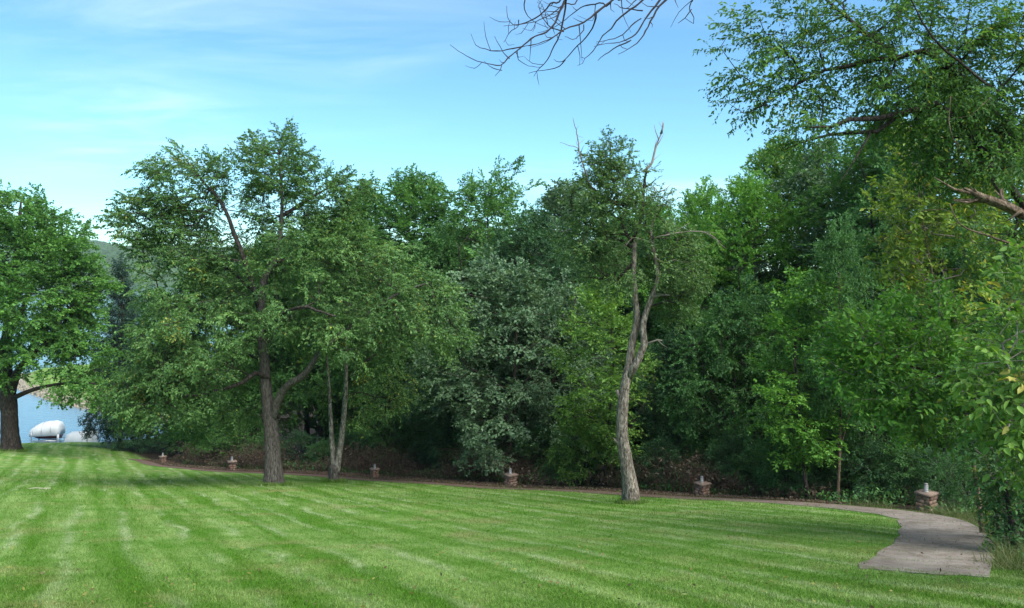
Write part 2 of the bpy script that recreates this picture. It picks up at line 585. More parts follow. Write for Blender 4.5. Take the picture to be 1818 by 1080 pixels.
# leafy roughness on the crowns
k = rng.integers(0, X.size, 42000)
c = np.column_stack([X.ravel()[k], Y.ravel()[k], Zh.ravel()[k]]) + rng.normal(0, 1.6, (len(k), 3))
c = c[Zh.ravel()[k] > WATER + 4]
A, B_ = unit(rng.normal(0, 1, (len(c), 3))), unit(rng.normal(0, 1, (len(c), 3)))
sz = rng.uniform(0.9, 2.2, (len(c), 1))
V = np.stack([c - A * sz, c + B_ * sz, c + A * sz], 1).reshape(-1, 3)
g = MB()
g.add(V, tris=np.arange(len(V)).reshape(-1, 3))
obj('far_forest', g.mesh('far_forest', LM['deep'], attrs={'tint': ('FACE', rng.uniform(0, 0.9, len(c)))}), kind='stuff',
    label='distant forest canopy on the far shore')

# ------------------------------------------------------------------ path and bark mulch bed
def ribbon(name, L, Rr, mat, lift, skirt, label, wav=0.0, nacr=6):
    g = MB()
    n = len(L)
    ts = np.linspace(0, 1, nacr)
    L2 = L + wav * (np.sin(np.arange(n) * 1.7) + np.sin(np.arange(n) * 0.63))[:, None] * 0.5 * unit(L - Rr) * np.clip(rng.normal(1, 0.5, (n, 1)), 0, 2)
    rows = [L2 * (1 - a) + Rr * a for a in ts]
    G_ = np.stack(rows, 1)
    if name == 'path':
        G_[0] += np.outer(rng.uniform(-0.05, 0.05, nacr) + 0.05 * np.sin(ts * 9), PT[0])
    P2 = G_.reshape(-1, 2)
    z = hgt(P2[:, 0], P2[:, 1]) + lift
    V = np.column_stack([P2, z])
    i, j = np.meshgrid(np.arange(n - 1), np.arange(nacr - 1), indexing='ij')
    q = np.stack([i * nacr + j, i * nacr + j + 1, (i + 1) * nacr + j + 1, (i + 1) * nacr + j], -1).reshape(-1, 4)
    g.add(V, q[:, ::-1])
    V3 = V.reshape(n, nacr, 3)
    for edge in (V3[:, 0], V3[:, -1], V3[0], V3[-1]):
        e = np.concatenate([edge, edge - np.array([0, 0, skirt])])
        k = np.arange(len(edge) - 1)
        g.add(e, np.stack([k, k + 1, k + 1 + len(edge), k + len(edge)], -1))
    return obj(name, g.mesh(name, mat, False), kind='structure', label=label)


m, t, b = newmat('path_concrete')
setp(b, 0.92, 0.15)
pos = N(t, 'ShaderNodeNewGeometry').outputs['Position']
n1 = noise(t, pos, 1.3, 6, 0.7)
n2 = noise(t, pos, 45, 3, 0.7)
c = ramp(t, n1, [(0.3, (0.135, 0.112, 0.089)), (0.52, (0.212, 0.180, 0.147)), (0.72, (0.285, 0.248, 0.208))])
c = mixc(t, ramp(t, noise(t, pos, 3.2, 5, 0.75), [(0.52, (0, 0, 0)), (0.68, (0.8, 0.8, 0.8))]), c, (0.115, 0.082, 0.058))
c = mixc(t, 1.0, c, ramp(t, n2, [(0.3, (0.75, 0.75, 0.75)), (0.7, (1.2, 1.2, 1.2))]), 'MULTIPLY')
sy = N(t, 'ShaderNodeSeparateXYZ')
t.links.new(pos, sy.inputs[0])
c = mixc(t, ramp(t, math_node(t, 'DIVIDE', sy.outputs[1], 40.0), [(0.5, (0, 0, 0)), (0.68, (0.92, 0.92, 0.92))]), c, (0.125, 0.080, 0.060))     # soil and bark washed over the far stretch
vo = N(t, 'ShaderNodeTexVoronoi', feature='DISTANCE_TO_EDGE')
vo.inputs['Scale'].default_value = 0.7
wv_ = N(t, 'ShaderNodeVectorMath', operation='ADD')
t.links.new(pos, wv_.inputs[0])
nz = N(t, 'ShaderNodeTexNoise')
nz.inputs['Scale'].default_value = 2.5
t.links.new(pos, nz.inputs['Vector'])
t.links.new(nz.outputs[1], wv_.inputs[1])
t.links.new(wv_.outputs[0], vo.inputs['Vector'])
c = mixc(t, ramp(t, vo.outputs[0], [(0.0, (0.6, 0.6, 0.6)), (0.012, (0, 0, 0))]), c, (0.05, 0.04, 0.03))     # hairline cracks
t.links.new(c, b.inputs['Base Color'])
bump(t, b, n2, 0.5, 0.01)
ribbon('path', PATHL - PN * PW[:, None] / 2, PATHL + PN * PW[:, None] / 2, m, 0.012, 0.25, 'weathered concrete footpath curving along the wood edge', 0.07, 14)
m2 = plain('bark_mulch', (0.075, 0.040, 0.028), 0.95, 0.1, var=0.55, scale=7, bmp=1.0)
i0 = 27
bw = np.interp(np.arange(len(PATHL)), [i0, i0 + 10, len(PATHL) - 1], [0.8, 1.9, 2.3])
ribbon('mulch_bed', (PATHL + PN * (PW[:, None] / 2 + 0.01))[i0:], (PATHL + PN * (PW[:, None] / 2 + bw[:, None]))[i0:], m2, 0.006, 0.2,
       'reddish bark mulch strip between path and wood')

# mulch chips and fallen leaves (loose litter)
n = 15000
k = rng.integers(i0, len(PATHL) - 1, n)
o_ = PATHL[k] + PT[k] * rng.uniform(-0.4, 0.4, (n, 1)) + PN[k] * (PW[k][:, None] / 2 + rng.uniform(0, 1, (n, 1)) * bw[k][:, None])
n2_ = 900
k2 = rng.integers(0, len(PATHL) - 1, n2_)
side = rng.choice([-0.5, 0.5], (n2_, 1)) * (1 - rng.uniform(0, 1, (n2_, 1)) ** 2.0 * 0.95)
o_ = np.vstack([o_, PATHL[k2] + PT[k2] * rng.uniform(-0.4, 0.4, (n2_, 1)) + PN[k2] * PW[k2][:, None] * side])
z = hgt(o_[:, 0], o_[:, 1]) + 0.05
c = np.column_stack([o_, z])
a = unit(rng.normal(0, 1, (len(c), 3)) * [1, 1, 0.35])
bb = unit(np.cross(a, unit(rng.normal(0, 0.4, (len(c), 3)) + [0, 0, 1])))
sz = rng.uniform(0.02, 0.06, (len(c), 1))
sz[n:] *= 0.6
V = np.stack([c - a * sz, c + bb * sz * 0.4, c + a * sz, c - bb * sz * 0.4], 1).reshape(-1, 3)
g = MB()
g.add(V, np.arange(len(V)).reshape(-1, 4))
obj('leaf_litter', g.mesh('leaf_litter', LM['dead'], attrs={'tint': ('FACE', rng.uniform(0, 1, len(c)) ** 1.3)}), kind='stuff',
    label='brown bark chips and fallen leaves along the path')

# ------------------------------------------------------------------ trees
def spray_template(r, L, ntw, nleaf, ll, lw, droop, hang, near, flat=0.35):
    """a leafy twig growing along +x; returns leaf vertices (n, k, 3)"""
    tw = [(np.zeros(3), np.array([1.0, 0, 0.12]), L)]
    for q in range(ntw):
        s = (q + 0.6) / (ntw + 0.6)
        az = (1 if q % 2 else -1) * r.uniform(0.5, 1.15)
        d = unit(np.array([math.cos(az), math.sin(az), r.normal(0, flat)]))
        tw.append((np.array([L * s, 0, -droop * L * s * s * 0.5]), d, L * (0.25 + 0.6 * (1 - s)) * r.uniform(0.8, 1.2)))
    pos, dirs = [], []
    tot = sum(x[2] for x in tw)
    lines = []
    for o, d, l in tw:
        n = max(3, int(round(nleaf * l / tot)))
        s = (np.arange(n) + r.uniform(0.2, 0.9, n)) / n
        p = o + np.outer(s * l, d)
        p[:, 2] -= droop * l * s * s
        lines.append((o, o + d * l - np.array([0, 0, droop * l])))
        sgn = np.where(np.arange(n) % 2, 1.0, -1.0)
        perp = unit(np.array([-d[1], d[0], 0.0]))
        dd = d * r.uniform(0.3, 0.9, (n, 1)) + np.outer(sgn * r.uniform(0.5, 1.0, n), perp) + r.normal(0, 0.42, (n, 3))
        dd[:, 2] -= hang * r.uniform(0.4, 1.4, n)
        pos.append(p)
        dirs.append(unit(dd))
    pos, dirs = np.concatenate(pos), np.concatenate(dirs)
    n = len(pos)
    nr = unit(np.array([0, 0, 1.0]) + r.normal(0, 0.62, (n, 3)))
    nr = unit(nr - dirs * (nr * dirs).sum(1, keepdims=True))
    sd = np.cross(dirs, nr)
    s = r.uniform(0.5, 1.25, (n, 1))
    l_, w_ = ll * s, lw * s * 0.5
    if near:
        tip = pos + dirs * l_ - nr * l_ * 0.14
        V = np.stack([pos, pos + dirs * l_ * 0.28 + sd * w_ * 0.86 + nr * w_ * 0.35, pos + dirs * l_ * 0.62 + sd * w_ * 0.82 + nr * w_ * 0.25, tip,
                      pos + dirs * l_ * 0.62 - sd * w_ * 0.82 + nr * w_ * 0.25, pos + dirs * l_ * 0.28 - sd * w_ * 0.86 + nr * w_ * 0.35], 1)
    else:
        V = np.stack([pos, pos + dirs * l_ * 0.45 + sd * w_ + nr * w_ * 0.4, pos + dirs * l_, pos + dirs * l_ * 0.45 - sd * w_ + nr * w_ * 0.4], 1)
    return V, lines


def leaves(r, C, D, spec):
    """place sprays at C pointing along D; returns mesh builder, tints and twig segments"""
    near = spec.get('near', False)
    K = 9
    tmpl = [spray_template(r, spec['L'], spec.get('tw', 5), spec['n'], spec['ll'], spec['lw'], spec.get('droop', 0.25), spec.get('hang', 0.4), near, spec.get('flat', 0.55))
            for _ in range(K)]
    which = r.integers(0, K, len(C))
    mb, tint, SA, SB = MB(), [], [], []
    kv = 6 if near else 4
    for q in range(K):
        sel = np.where(which == q)[0]
        if not len(sel):
            continue
        d = unit(D[sel])
        up = unit(np.array([0, 0, 1.0]) + r.normal(0, 0.22, (len(sel), 3)))
        y = unit(np.cross(up, d))
        z = np.cross(d, y)
        R = np.stack([d, y, z], 2) * r.uniform(0.75, 1.2, (len(sel), 1, 1))
        T, lines = tmpl[q]
        n = len(T)
        V = np.einsum('sij,nkj->snki', R, T) + C[sel][:, None, None, :]
        V = V.reshape(-1, 3)
        nq = len(sel) * n
        base = np.arange(nq)[:, None] * kv
        st = spec.get('stint', 0.16)
        tt = 0.42 + r.normal(0, st, (len(sel), 1)) + r.normal(0, 0.15, (len(sel), n))
        tt = np.clip(tt, 0, 0.92)
        yl = spec.get('yel', 0.004)
        sy = r.uniform(0, 1, (len(sel), 1)) < spec.get('syel', 0.0)
        tt = np.where(r.uniform(0, 1, tt.shape) < np.where(sy, 0.55, yl), 1.0, tt)
        if near:
            mb.add(V, np.concatenate([base + [0, 3, 2, 1], base + [0, 5, 4, 3]]))
            tint.append(np.concatenate([tt.ravel(), tt.ravel()]))
        else:
            mb.add(V, tris=np.concatenate([base + [0, 2, 1], base + [0, 3, 2]]))
            tint.append(np.concatenate([tt.ravel(), tt.ravel()]))
        for (a, b_) in lines:
            SA.append(np.einsum('sij,j->si', R, a) + C[sel])
            SB.append(np.einsum('sij,j->si', R, b_) + C[sel])
    return mb, np.concatenate(tint), np.concatenate(SA), np.concatenate(SB)


def grow(r, skel, skrad, att, bf=0.35, step=0.9):
    """join attractor points to a skeleton by the cheapest branch; returns nodes, parents, is_attractor, n_skel"""
    nodes = [np.array(p) for p in skel]
    par = [-1] * len(nodes)
    plen = [0.25 * abs(p[2] - skel[0][2]) * 0.3 for p in skel]
    isatt = [False] * len(nodes)
    rem = np.arange(len(att))
    best = np.full(len(att), 1e9)
    bi = np.zeros(len(att), int)

    def upd(idx):
        p = nodes[idx]
        d = att - p
        c = np.linalg.norm(d, axis=1) + bf * plen[idx] + 0.35 * np.maximum(0, -d[:, 2])
        m_ = c < best
        best[m_] = c[m_]
        bi[m_] = idx

    for q in range(len(nodes)):
        upd(q)
    done = np.zeros(len(att), bool)
    for _ in range(len(att)):
        cst = np.where(done, 1e9, best)
        a = int(np.argmin(cst))
        done[a] = True
        p0 = nodes[bi[a]]
        l = np.linalg.norm(att[a] - p0)
        ns = max(1, int(round(l / step)))
        prev = bi[a]
        for s in range(1, ns + 1):
            tt = s / ns
            p = p0 * (1 - tt) + att[a] * tt
            if s < ns:
                p = p + r.normal(0, 0.07 * l / ns, 3) + np.array([0, 0, 0.10 * l * tt * (1 - tt)])
            nodes.append(p)
            par.append(prev)
            plen.append(plen[prev] + l / ns)
            isatt.append(s == ns)
            prev = len(nodes) - 1
            upd(prev)
    return np.array(nodes), np.array(par), np.array(isatt), len(skel)


def lobe_points(r, lobes):
    out = []
    for c, rad, n in lobes:
        d = unit(r.normal(0, 1, (n, 3)))
        q = 0.35 + 0.65 * r.uniform(0, 1, (n, 1)) ** 0.6
        out.append(np.asarray(c) + d * q * np.asarray(rad))
    return np.concatenate(out)


def tree_parts(seed, stems, lobes, spec, bark, branchmat, leafm, base, sides=12, dead=(), tip=0.007, deadmat=None):
    """stems: [(pts, radii)] in world space; returns dict of meshes relative to base"""
    r = np.random.default_rng(seed)
    global rng
    keep, rng = rng, r
    tm, lb = MB(), MB()
    sk, skr = [], []
    for q, (pts, rad) in enumerate(stems):
        p, ra = resample(pts, rad, 0.3)
        p = p + np.cumsum(r.normal(0, 0.006 if q < 2 else 0.02, p.shape), 0) * np.linspace(0, 1, len(p))[:, None]
        tube(tm if q < 2 else lb, p, ra, sides if q == 0 else max(7, sides - 4), 0.075, flare=(q == 0))
        lo = int(len(p) * (0.35 if q == 0 else 0.1))
        sk.append(p[lo::2])
        skr.append(ra[lo::2])
    sk, skr = np.concatenate(sk), np.concatenate(skr)
    att = lobe_points(r, lobes)
    nodes, par, isatt, ns = grow(r, sk, skr, att, spec.get('bf', 0.35))
    e = 2.2
    acc = np.where(isatt, tip ** e, 0.0)
    for q in range(len(nodes) - 1, ns - 1, -1):
        acc[q] = max(acc[q], tip ** e)
        if par[q] >= ns:
            acc[par[q]] += acc[q]
    rad = np.minimum(acc ** (1 / e), 0.16)
    q = np.arange(ns, len(nodes))
    pr = par[q]
    rp = np.where(pr >= ns, np.minimum(rad[pr], rad[q] * 1.5), np.minimum(skr[np.minimum(pr, ns - 1)] * 0.75, rad[q] * 1.4))
    bm = MB()
    segs(bm, nodes[pr], nodes[q], rp, rad[q], 5)
    ai = np.where(isatt)[0]
    C = nodes[ai]
    cen = att.mean(0)
    out = unit((C - cen) * [1, 1, 0.8])
    D = unit(unit(C - nodes[par[ai]]) * 0.6 + out * 0.7 + r.normal(0, 0.35, C.shape)) + np.array([0, 0, spec.get('lift', 0.0)])
    D = unit(np.concatenate([D] + [unit(D + r.normal(0, 0.8, D.shape)) for _ in range(spec.get('rep', 1) - 1)]))
    C = np.concatenate([C] * spec.get('rep', 1))
    lm, tint, SA, SB = leaves(r, C - D * spec['L'] * 0.3, D, spec)
    if spec.get('twigs', True):
        segs(bm, SA, SB, tip * 0.6, tip * 0.3, 3)
    res = {'trunk': tm.mesh('trunk', bark, True, off=base), 'branches': bm.mesh('branches', branchmat, True, off=base),
           'crown': lm.mesh('crown', leafm, False, {'tint': ('FACE', tint)}, off=base)}
    if lb.n:
        res['limbs'] = lb.mesh('limbs', branchmat, True, off=base)
    if dead:
        res['dead_branch'] = []
        for pts, rr in dead:
            dm = MB()
            p, ra = resample(pts, rr, 0.15)
            p = p + np.cumsum(r.normal(0, 0.014, p.shape), 0)
            tube(dm, p, ra, 6, 0.16 if ra[0] > 0.04 else 0.06)
            if ra[0] > 0.04:
                for _ in range(5):      # splintered end
                    e_ = p[-2] + r.normal(0, 0.022, 3)
                    tube(dm, [p[-3] + r.normal(0, 0.02, 3), e_, e_ + unit(p[-1] - p[-3]) * r.uniform(0.05, 0.2) + r.normal(0, 0.02, 3)], [0.03, 0.018, 0.002], 4)
            for s in range(1, len(p) - 1):
                if r.uniform() < 0.5:
                    dv = unit(unit(p[s + 1] - p[s]) + r.normal(0, 0.7, 3))
                    l = r.uniform(0.15, 0.6)
                    q_ = np.array([p[s], p[s] + dv * l * 0.5, p[s] + dv * l + r.normal(0, 0.08, 3)])
                    tube(dm, q_, [ra[s] * 0.55, ra[s] * 0.4, 0.004], 4)
            res['dead_branch'].append(dm.mesh('dead_branch', deadmat or branchmat, True, off=base))
    rng = keep
    return res


def put_tree(name, label, cat, base, parts, group=None, mats=None, rz=0.0, scale=None):
    root = thing(name, label, cat, base, group, rz)
    if scale is not None:
        root.scale = scale
    for k, me in [(k, m_) for k, v in parts.items() for m_ in (v if isinstance(v, list) else [v])]:
        o = obj(k, me, root)
        if k in ('branches', 'bare_twigs'):
            o['kind'] = 'stuff'
        if mats and k in mats:
            o.material_slots[0].link = 'OBJECT'
            o.material_slots[0].material = mats[k]
    return root


def PX(D, *pts):
    return [P(p[0], p[1], D + (p[2] if len(p) > 2 else 0)) for p in pts]


def LB(D, *ls):
    """lobes from photo columns and rows at depth D: (px, py, rx, ry, ddepth, rdepth, n)"""
    return [(P(px, py, D + dd), (rx / F * D, rd, ry / F * D), n) for px, py, rx, ry, dd, rd, n in ls]


def wpx(D, *ws):
    return [w_ / 2 / F * D for w_ in ws]


# --- big spreading tree on the lawn
D = 32.6
base = P(487, 864, D)
stems = [
    (PX(D, (487, 866), (485, 830), (483, 790), (479, 745), (474, 705), (470, 650), (466, 605), (463, 550), (469, 495), (491, 456), (498, 411), (500, 362), (497, 310), (492, 262)),
     wpx(D, 32, 30, 27.5, 25.5, 21, 19, 17, 14, 12, 10, 8, 6, 4, 2)),
    (PX(D, (483, 745), (492, 715, -.2), (503, 693, -.4), (520, 678, -.7), (540, 665, -1), (575, 620, -1.2), (640, 565, -1.3), (705, 520, -1.2), (760, 500, -1)), wpx(D, 17, 15, 14, 13, 11, 9, 7, 5, 3)),
    (PX(D, (478, 675), (455, 662, -.5), (432, 678, -.9), (395, 690, -1.2), (340, 700, -1.5), (280, 690, -1.6)), wpx(D, 9, 8, 6.5, 5, 4, 2)),
    (PX(D, (467, 610), (440, 585, .5), (405, 570, .8), (350, 545, 1), (290, 540, 1.2)), wpx(D, 11, 10, 8, 6, 3)),
    (PX(D, (470, 640), (445, 632, 1), (412, 640, 1.5), (380, 665, 2)), wpx(D, 9, 8, 6, 3)),
    (PX(D, (464, 560), (445, 500, -.2), (430, 455, -.3), (414, 417, -.4), (401, 385, -.4), (384, 356, -.3), (350, 320), (320, 285)), wpx(D, 10, 9, 8, 7.5, 6, 5, 3.5, 2)),
    (PX(D, (499, 385), (530, 366, .2), (553, 353, .3), (590, 335, .4)), wpx(D, 7, 6, 4.5, 3)),
    (PX(D, (485, 465), (530, 460, .6), (580, 470, .8), (650, 480, .8)), wpx(D, 7, 6, 5, 3)),
    (PX(D, (470, 520), (440, 510, 1.2), (400, 480, 1.8), (330, 470, 2.2)), wpx(D, 7, 6, 5, 3)),
    (PX(D, (470, 590), (500, 560, -1.5), (545, 545, -2.5), (600, 560, -3.2)), wpx(D, 7, 6, 5, 3)),
]
lobes = LB(D, (330, 322, 78, 62, 0, 1.8, 84), (272, 392, 62, 50, -.3, 1.5, 58), (385, 340, 34, 50, 0, 1.1, 16), (490, 292, 68, 54, 0, 1.7, 84), (560, 345, 62, 54, .4, 1.6, 70), (625, 350, 36, 40, .5, .9, 16), (480, 365, 66, 54, .6, 1.5, 56), (330, 400, 64, 44, .5, 1.5, 50), (590, 410, 60, 40, .5, 1.5, 40), (275, 440, 46, 34, 0, 1.3, 24),
           (335, 500, 84, 72, 0, 2.2, 105), (415, 490, 100, 76, .6, 2.4, 120), (550, 460, 112, 82, 0, 2.5, 130),
           (305, 600, 62, 60, -.2, 1.9, 62), (370, 590, 115, 80, -1.4, 2.6, 130), (300, 680, 98, 58, -1.2, 2.2, 130), (285, 665, 66, 58, 0.5, 2, 60), (390, 730, 70, 34, 1.5, 1.5, 30), (410, 660, 65, 45, 1.5, 1.6, 30), (545, 560, 90, 70, 1.8, 2.0, 90), (520, 560, 60, 30, -1.6, 1.2, 22),
           (640, 500, 112, 88, -.4, 2.4, 120), (740, 545, 80, 70, -.8, 1.9, 75), (640, 590, 95, 50, -1.2, 2.0, 70), (790, 600, 42, 32, -.8, 1.2, 22), (250, 710, 55, 45, -1, 1.4, 26), (235, 390, 26, 22, 0, .8, 7), (345, 760, 55, 25, 2.5, 1.2, 10))
spec = dict(L=0.85, tw=7, n=122, ll=0.118, lw=0.061, droop=0.35, hang=0.8, yel=0.008, syel=0.012, stint=0.15, rep=1)
put_tree('lawn_tree', 'big spreading tree with thick grey trunk standing on the lawn', 'tree', base,
         tree_parts(11, stems, lobes, spec, M['bark_grey'], M['bark_dark'], LM['big'], base, 16))

# --- twin-stemmed slim tree behind it
D = 36.0
base = P(593, 858, D)
stems = [
    (PX(D, (597, 842), (602, 805), (606, 780), (611, 735), (614, 690), (614, 650), (612, 600), (620, 540), (632, 480)), wpx(D, 10, 10, 10, 9, 8, 7, 6, 5, 3)),
    (PX(D, (592, 840), (591, 812), (589, 785), (587, 750), (585, 710, .2), (582, 670, .4), (577, 620, .5)), wpx(D, 9, 9, 9, 7.5, 6, 4.5, 3)),
    (PX(D, (613, 680), (640, 650), (680, 620), (720, 600)), wpx(D, 5, 4.5, 3.5, 2)),
    (PX(D, (612, 610), (590, 570), (560, 540)), wpx(D, 4.5, 4, 2.5)),
]
lobes = LB(D, (640, 480, 62, 62, 0, 1.8, 46), (690, 560, 92, 62, 0, 2.0, 70), (680, 640, 66, 48, .4, 1.6, 44), (665, 720, 60, 34, .5, 1.3, 36), (720, 690, 36, 26, .2, 1, 12), (570, 610, 46, 55, .8, 1.4, 28), (560, 690, 34, 26, 1.0, 1.0, 9), (630, 750, 24, 18, .4, .6, 7))
spec = dict(L=0.8, tw=5, n=60, ll=0.12, lw=0.062, droop=0.25, hang=0.6, yel=0.02, syel=0.04)
tp = tree_parts(12, stems, lobes, spec, M['bark_light'], M['bark_dark'], LM['twin'], base, 12)
sm_ = MB()
p, ra = resample(PX(D, (593, 861), (593, 848), (593, 836), (594, 828), (595, 825)), wpx(D, 21, 19.5, 19, 18.5, 12), 0.12)
tube(sm_, p, ra, 14, 0.07)
tp['stump'] = sm_.mesh('stump', M['bark_grey'], True, off=base)
put_tree('slim_tree', 'slim twin-stemmed tree rising from a stump-like base behind the big tree', 'tree', base, tp)

# --- pale forked, half dead tree
D = 24.6
base = P(1121, 895, D)
stems = [
    (PX(D, (1121, 898), (1120, 880), (1117, 850), (1112, 820), (1106, 790), (1103, 750), (1105, 712), (1109, 680), (1116, 640), (1122, 600), (1128, 572), (1125, 530), (1122, 490), (1122, 450), (1123, 425)),
     wpx(D, 27, 25.5, 23.5, 22, 21.5, 19.5, 20, 17.5, 15.5, 14.5, 13, 10.5, 9, 8, 7)),
    (PX(D, (1114, 672), (1124, 655, -.15), (1135, 635, -.2), (1144, 612, -.25), (1141, 585, -.25), (1146, 558, -.2), (1156, 532, -.2), (1165, 508, -.2), (1168, 492, -.2), (1164, 462, -.2), (1158, 432, -.2), (1157, 400, -.2), (1172, 363, -.2)),
     wpx(D, 14, 13, 12.5, 12, 11, 10, 10, 8.5, 8, 7, 6, 4, 2)),
    (PX(D, (1123, 430), (1131, 408), (1140, 386), (1142, 350), (1142, 318), (1144, 300)), wpx(D, 6.5, 6, 5.5, 5, 4.5, 4)),
    (PX(D, (1122, 432), (1108, 405), (1099, 372), (1093, 340), (1084, 300), (1082, 255)), wpx(D, 6, 5, 4.2, 3.5, 2.8, 1.5)),
    (PX(D, (1122, 440), (1095, 422, .2), (1065, 412, .4), (1040, 395, .5), (1020, 370, .6)), wpx(D, 7, 6, 5.5, 4, 2)),
    (PX(D, (1122, 470), (1085, 500, .5), (1065, 475, 1)), wpx(D, 6, 4, 2)),
]
dead = [
    (PX(D, (1143, 305), (1157, 287), (1163, 268), (1170, 250), (1176, 236), (1178, 218)), wpx(D, 5, 4.5, 4, 3, 2.4, 1)),
    (PX(D, (1170, 250), (1165, 235), (1163, 223)), wpx(D, 2, 1.4, 0.8)),
    (PX(D, (1098, 367), (1062, 345), (1044, 325), (1035, 293), (1027, 263), (1022, 233), (1016, 212)), wpx(D, 4, 3.5, 3, 2.6, 2.2, 1.6, 0.9)),
    (PX(D, (1027, 263), (1010, 256), (996, 252)), wpx(D, 1.6, 1.2, 0.7)),
    (PX(D, (1159, 425, -.2), (1180, 417, -.3), (1220, 412, -.4), (1257, 418, -.4), (1286, 440, -.4)), wpx(D, 3.2, 2.5, 2.0, 1.5, .8)),
    (PX(D, (1158, 430, -.2), (1135, 424, -.4), (1118, 422, -.5), (1100, 440, -.6)), wpx(D, 2.6, 2, 1.4, .8)),
    (PX(D, (1164, 458, -.2), (1180, 466, -.3), (1200, 460, -.4), (1215, 468, -.4)), wpx(D, 2.6, 2.2, 1.6, .9)),
    (PX(D, (1158, 526, -.2), (1172, 522, -.4), (1190, 520, -.5)), wpx(D, 6, 5, 3.5)),
    (PX(D, (1146, 610, -.2), (1155, 608, -.3), (1166, 603, -.4), (1174, 604, -.4)), wpx(D, 4.5, 3.5, 2.8, 1.6)),
    (PX(D, (1106, 712), (1098, 704), (1094, 691)), wpx(D, 8, 6.5, 5)),
    (PX(D, (1104, 790), (1095, 786), (1090, 781)), wpx(D, 8, 5, 2.5)),
    (PX(D, (1160, 330), (1165, 340), (1183, 335), (1192, 328)), wpx(D, 1.5, 2.4, 1.8, 0.8)),
    (PX(D, (1030, 392, .5), (1000, 410, .6), (975, 405, .7)), wpx(D, 3, 2.2, 1)),
]
lobes = LB(D, (1078, 300, 46, 48, 0, 1.2, 62), (1050, 345, 48, 48, .2, 1.2, 50), (1098, 340, 44, 50, -.2, 1.2, 44), (1145, 315, 17, 26, 0, .6, 7), (1165, 360, 26, 26, 0, .7, 9), (1040, 420, 62, 46, .6, 1.4, 40), (1190, 440, 52, 42, .3, 1.1, 44), (1205, 500, 52, 56, .1, 1.3, 84), (1075, 480, 56, 50, .8, 1.4, 44), (1130, 470, 40, 50, .8, 1.2, 26), (1190, 550, 38, 30, .3, .9, 16), (1082, 255, 14, 18, 0, .4, 5), (1085, 385, 62, 46, -.7, .8, 44), (1135, 375, 36, 44, -.6, .6, 18), (1060, 440, 60, 44, -.6, .8, 34), (1165, 410, 36, 34, -.3, .6, 12), (1205, 480, 46, 50, -.6, .8, 30), (1110, 500, 34, 30, -.8, .5, 9))
spec = dict(L=0.6, tw=5, n=62, ll=0.095, lw=0.047, droop=0.2, hang=0.55, yel=0.006, bf=0.25)
put_tree('forked_tree', 'pale crooked tree with forked trunk and dead bare branches', 'tree', base,
         tree_parts(13, stems, lobes, spec, M['bark_pale'], M['bark_dark'], LM['centre'], base, 14, dead, deadmat=M['twig_grey']))

# --- tree by the lake at the left edge
D = 52.0
base = P(18, 798, D)
stems = [
    (PX(D, (18, 801), (18, 780), (17, 750), (16, 715), (14, 690), (10, 650), (12, 600), (20, 540), (28, 470), (35, 400), (38, 360)), wpx(D, 33, 29, 28, 28, 24, 19, 16, 13, 10, 6, 3)),
    (PX(D, (18, 700), (28, 668, -.5), (38, 650, -.8), (62, 628, -1), (90, 600, -1), (120, 550, -1)), wpx(D, 16, 14, 12, 9, 7, 4)),
    (PX(D, (22, 707), (55, 694, -1), (104, 684, -1.5), (167, 683, -2)), wpx(D, 9, 7, 5, 3)),
    (PX(D, (12, 680), (-20, 630, .5), (-60, 570, .5), (-90, 500, .5)), wpx(D, 16, 13, 10, 5)),
    (PX(D, (14, 600), (45, 540, .5), (75, 470, .8), (100, 420, 1)), wpx(D, 10, 8, 6, 3)),
]
lobes = LB(D, (20, 385, 60, 46, 0, 3, 60), (70, 415, 62, 50, .5, 3, 60), (110, 450, 50, 52, 0, 2.6, 55), (-60, 420, 90, 70, 0, 3.5, 50), (30, 460, 90, 60, 0, 3.5, 120), (140, 505, 44, 56, 0, 2.2, 64), (60, 530, 95, 62, -1, 3.5, 150), (-70, 540, 90, 90, 0, 3.5, 50),
           (120, 575, 66, 50, 0, 2.6, 76), (80, 612, 66, 34, -1, 2.4, 46), (150, 635, 46, 38, -1, 2, 36), (-30, 640, 60, 50, -1, 3, 30), (90, 676, 60, 22, -1.5, 1.5, 10), (20, 650, 30, 30, -1.5, 1.4, 10), (150, 690, 46, 26, -1.5, 1.6, 16))
spec = dict(L=1.25, tw=6, n=122, ll=0.19, lw=0.12, droop=0.15, hang=0.35, yel=0.001)
put_tree('shade_tree', 'round-crowned tree with thick dark trunk beside the lake', 'tree', base,
         tree_parts(14, stems, lobes, spec, M['bark_dark'], M['bark_dark'], LM['lake'], base, 14))

# --- prototypes for the wood
def proto(seed, Ht, lobes, spec, trunk_r=0.16, bark='bark_dark', lean=0.3, forks=2):
    r = np.random.default_rng(seed)
    top = Ht * 0.86
    zz = np.linspace(-0.3, top, 9)
    off = np.cumsum(r.normal(0, lean / 4, (9, 2)), 0)
    off -= off[0]
    main = np.column_stack([off, zz])
    rr = np.interp(zz, [0, top], [trunk_r, 0.025])
    stems = [(main, rr)]
    for q in range(forks):
        s = r.integers(2, 5)
        az = r.uniform(0, 6.28)
        d = np.array([math.cos(az), math.sin(az), 1.2])
        l = Ht * r.uniform(0.25, 0.4)
        stems.append(([main[s], main[s] + d * l * 0.3, main[s] + d * l * 0.6 + [0, 0, l * 0.1], main[s] + d * l * 0.8 + [0, 0, l * 0.4]], np.array([0.62, 0.5, 0.35, 0.15]) * rr[s]))
    return tree_parts(seed + 100, stems, lobes, spec, M[bark], M['bark_dark'], LM['green'], np.zeros(3), 9)


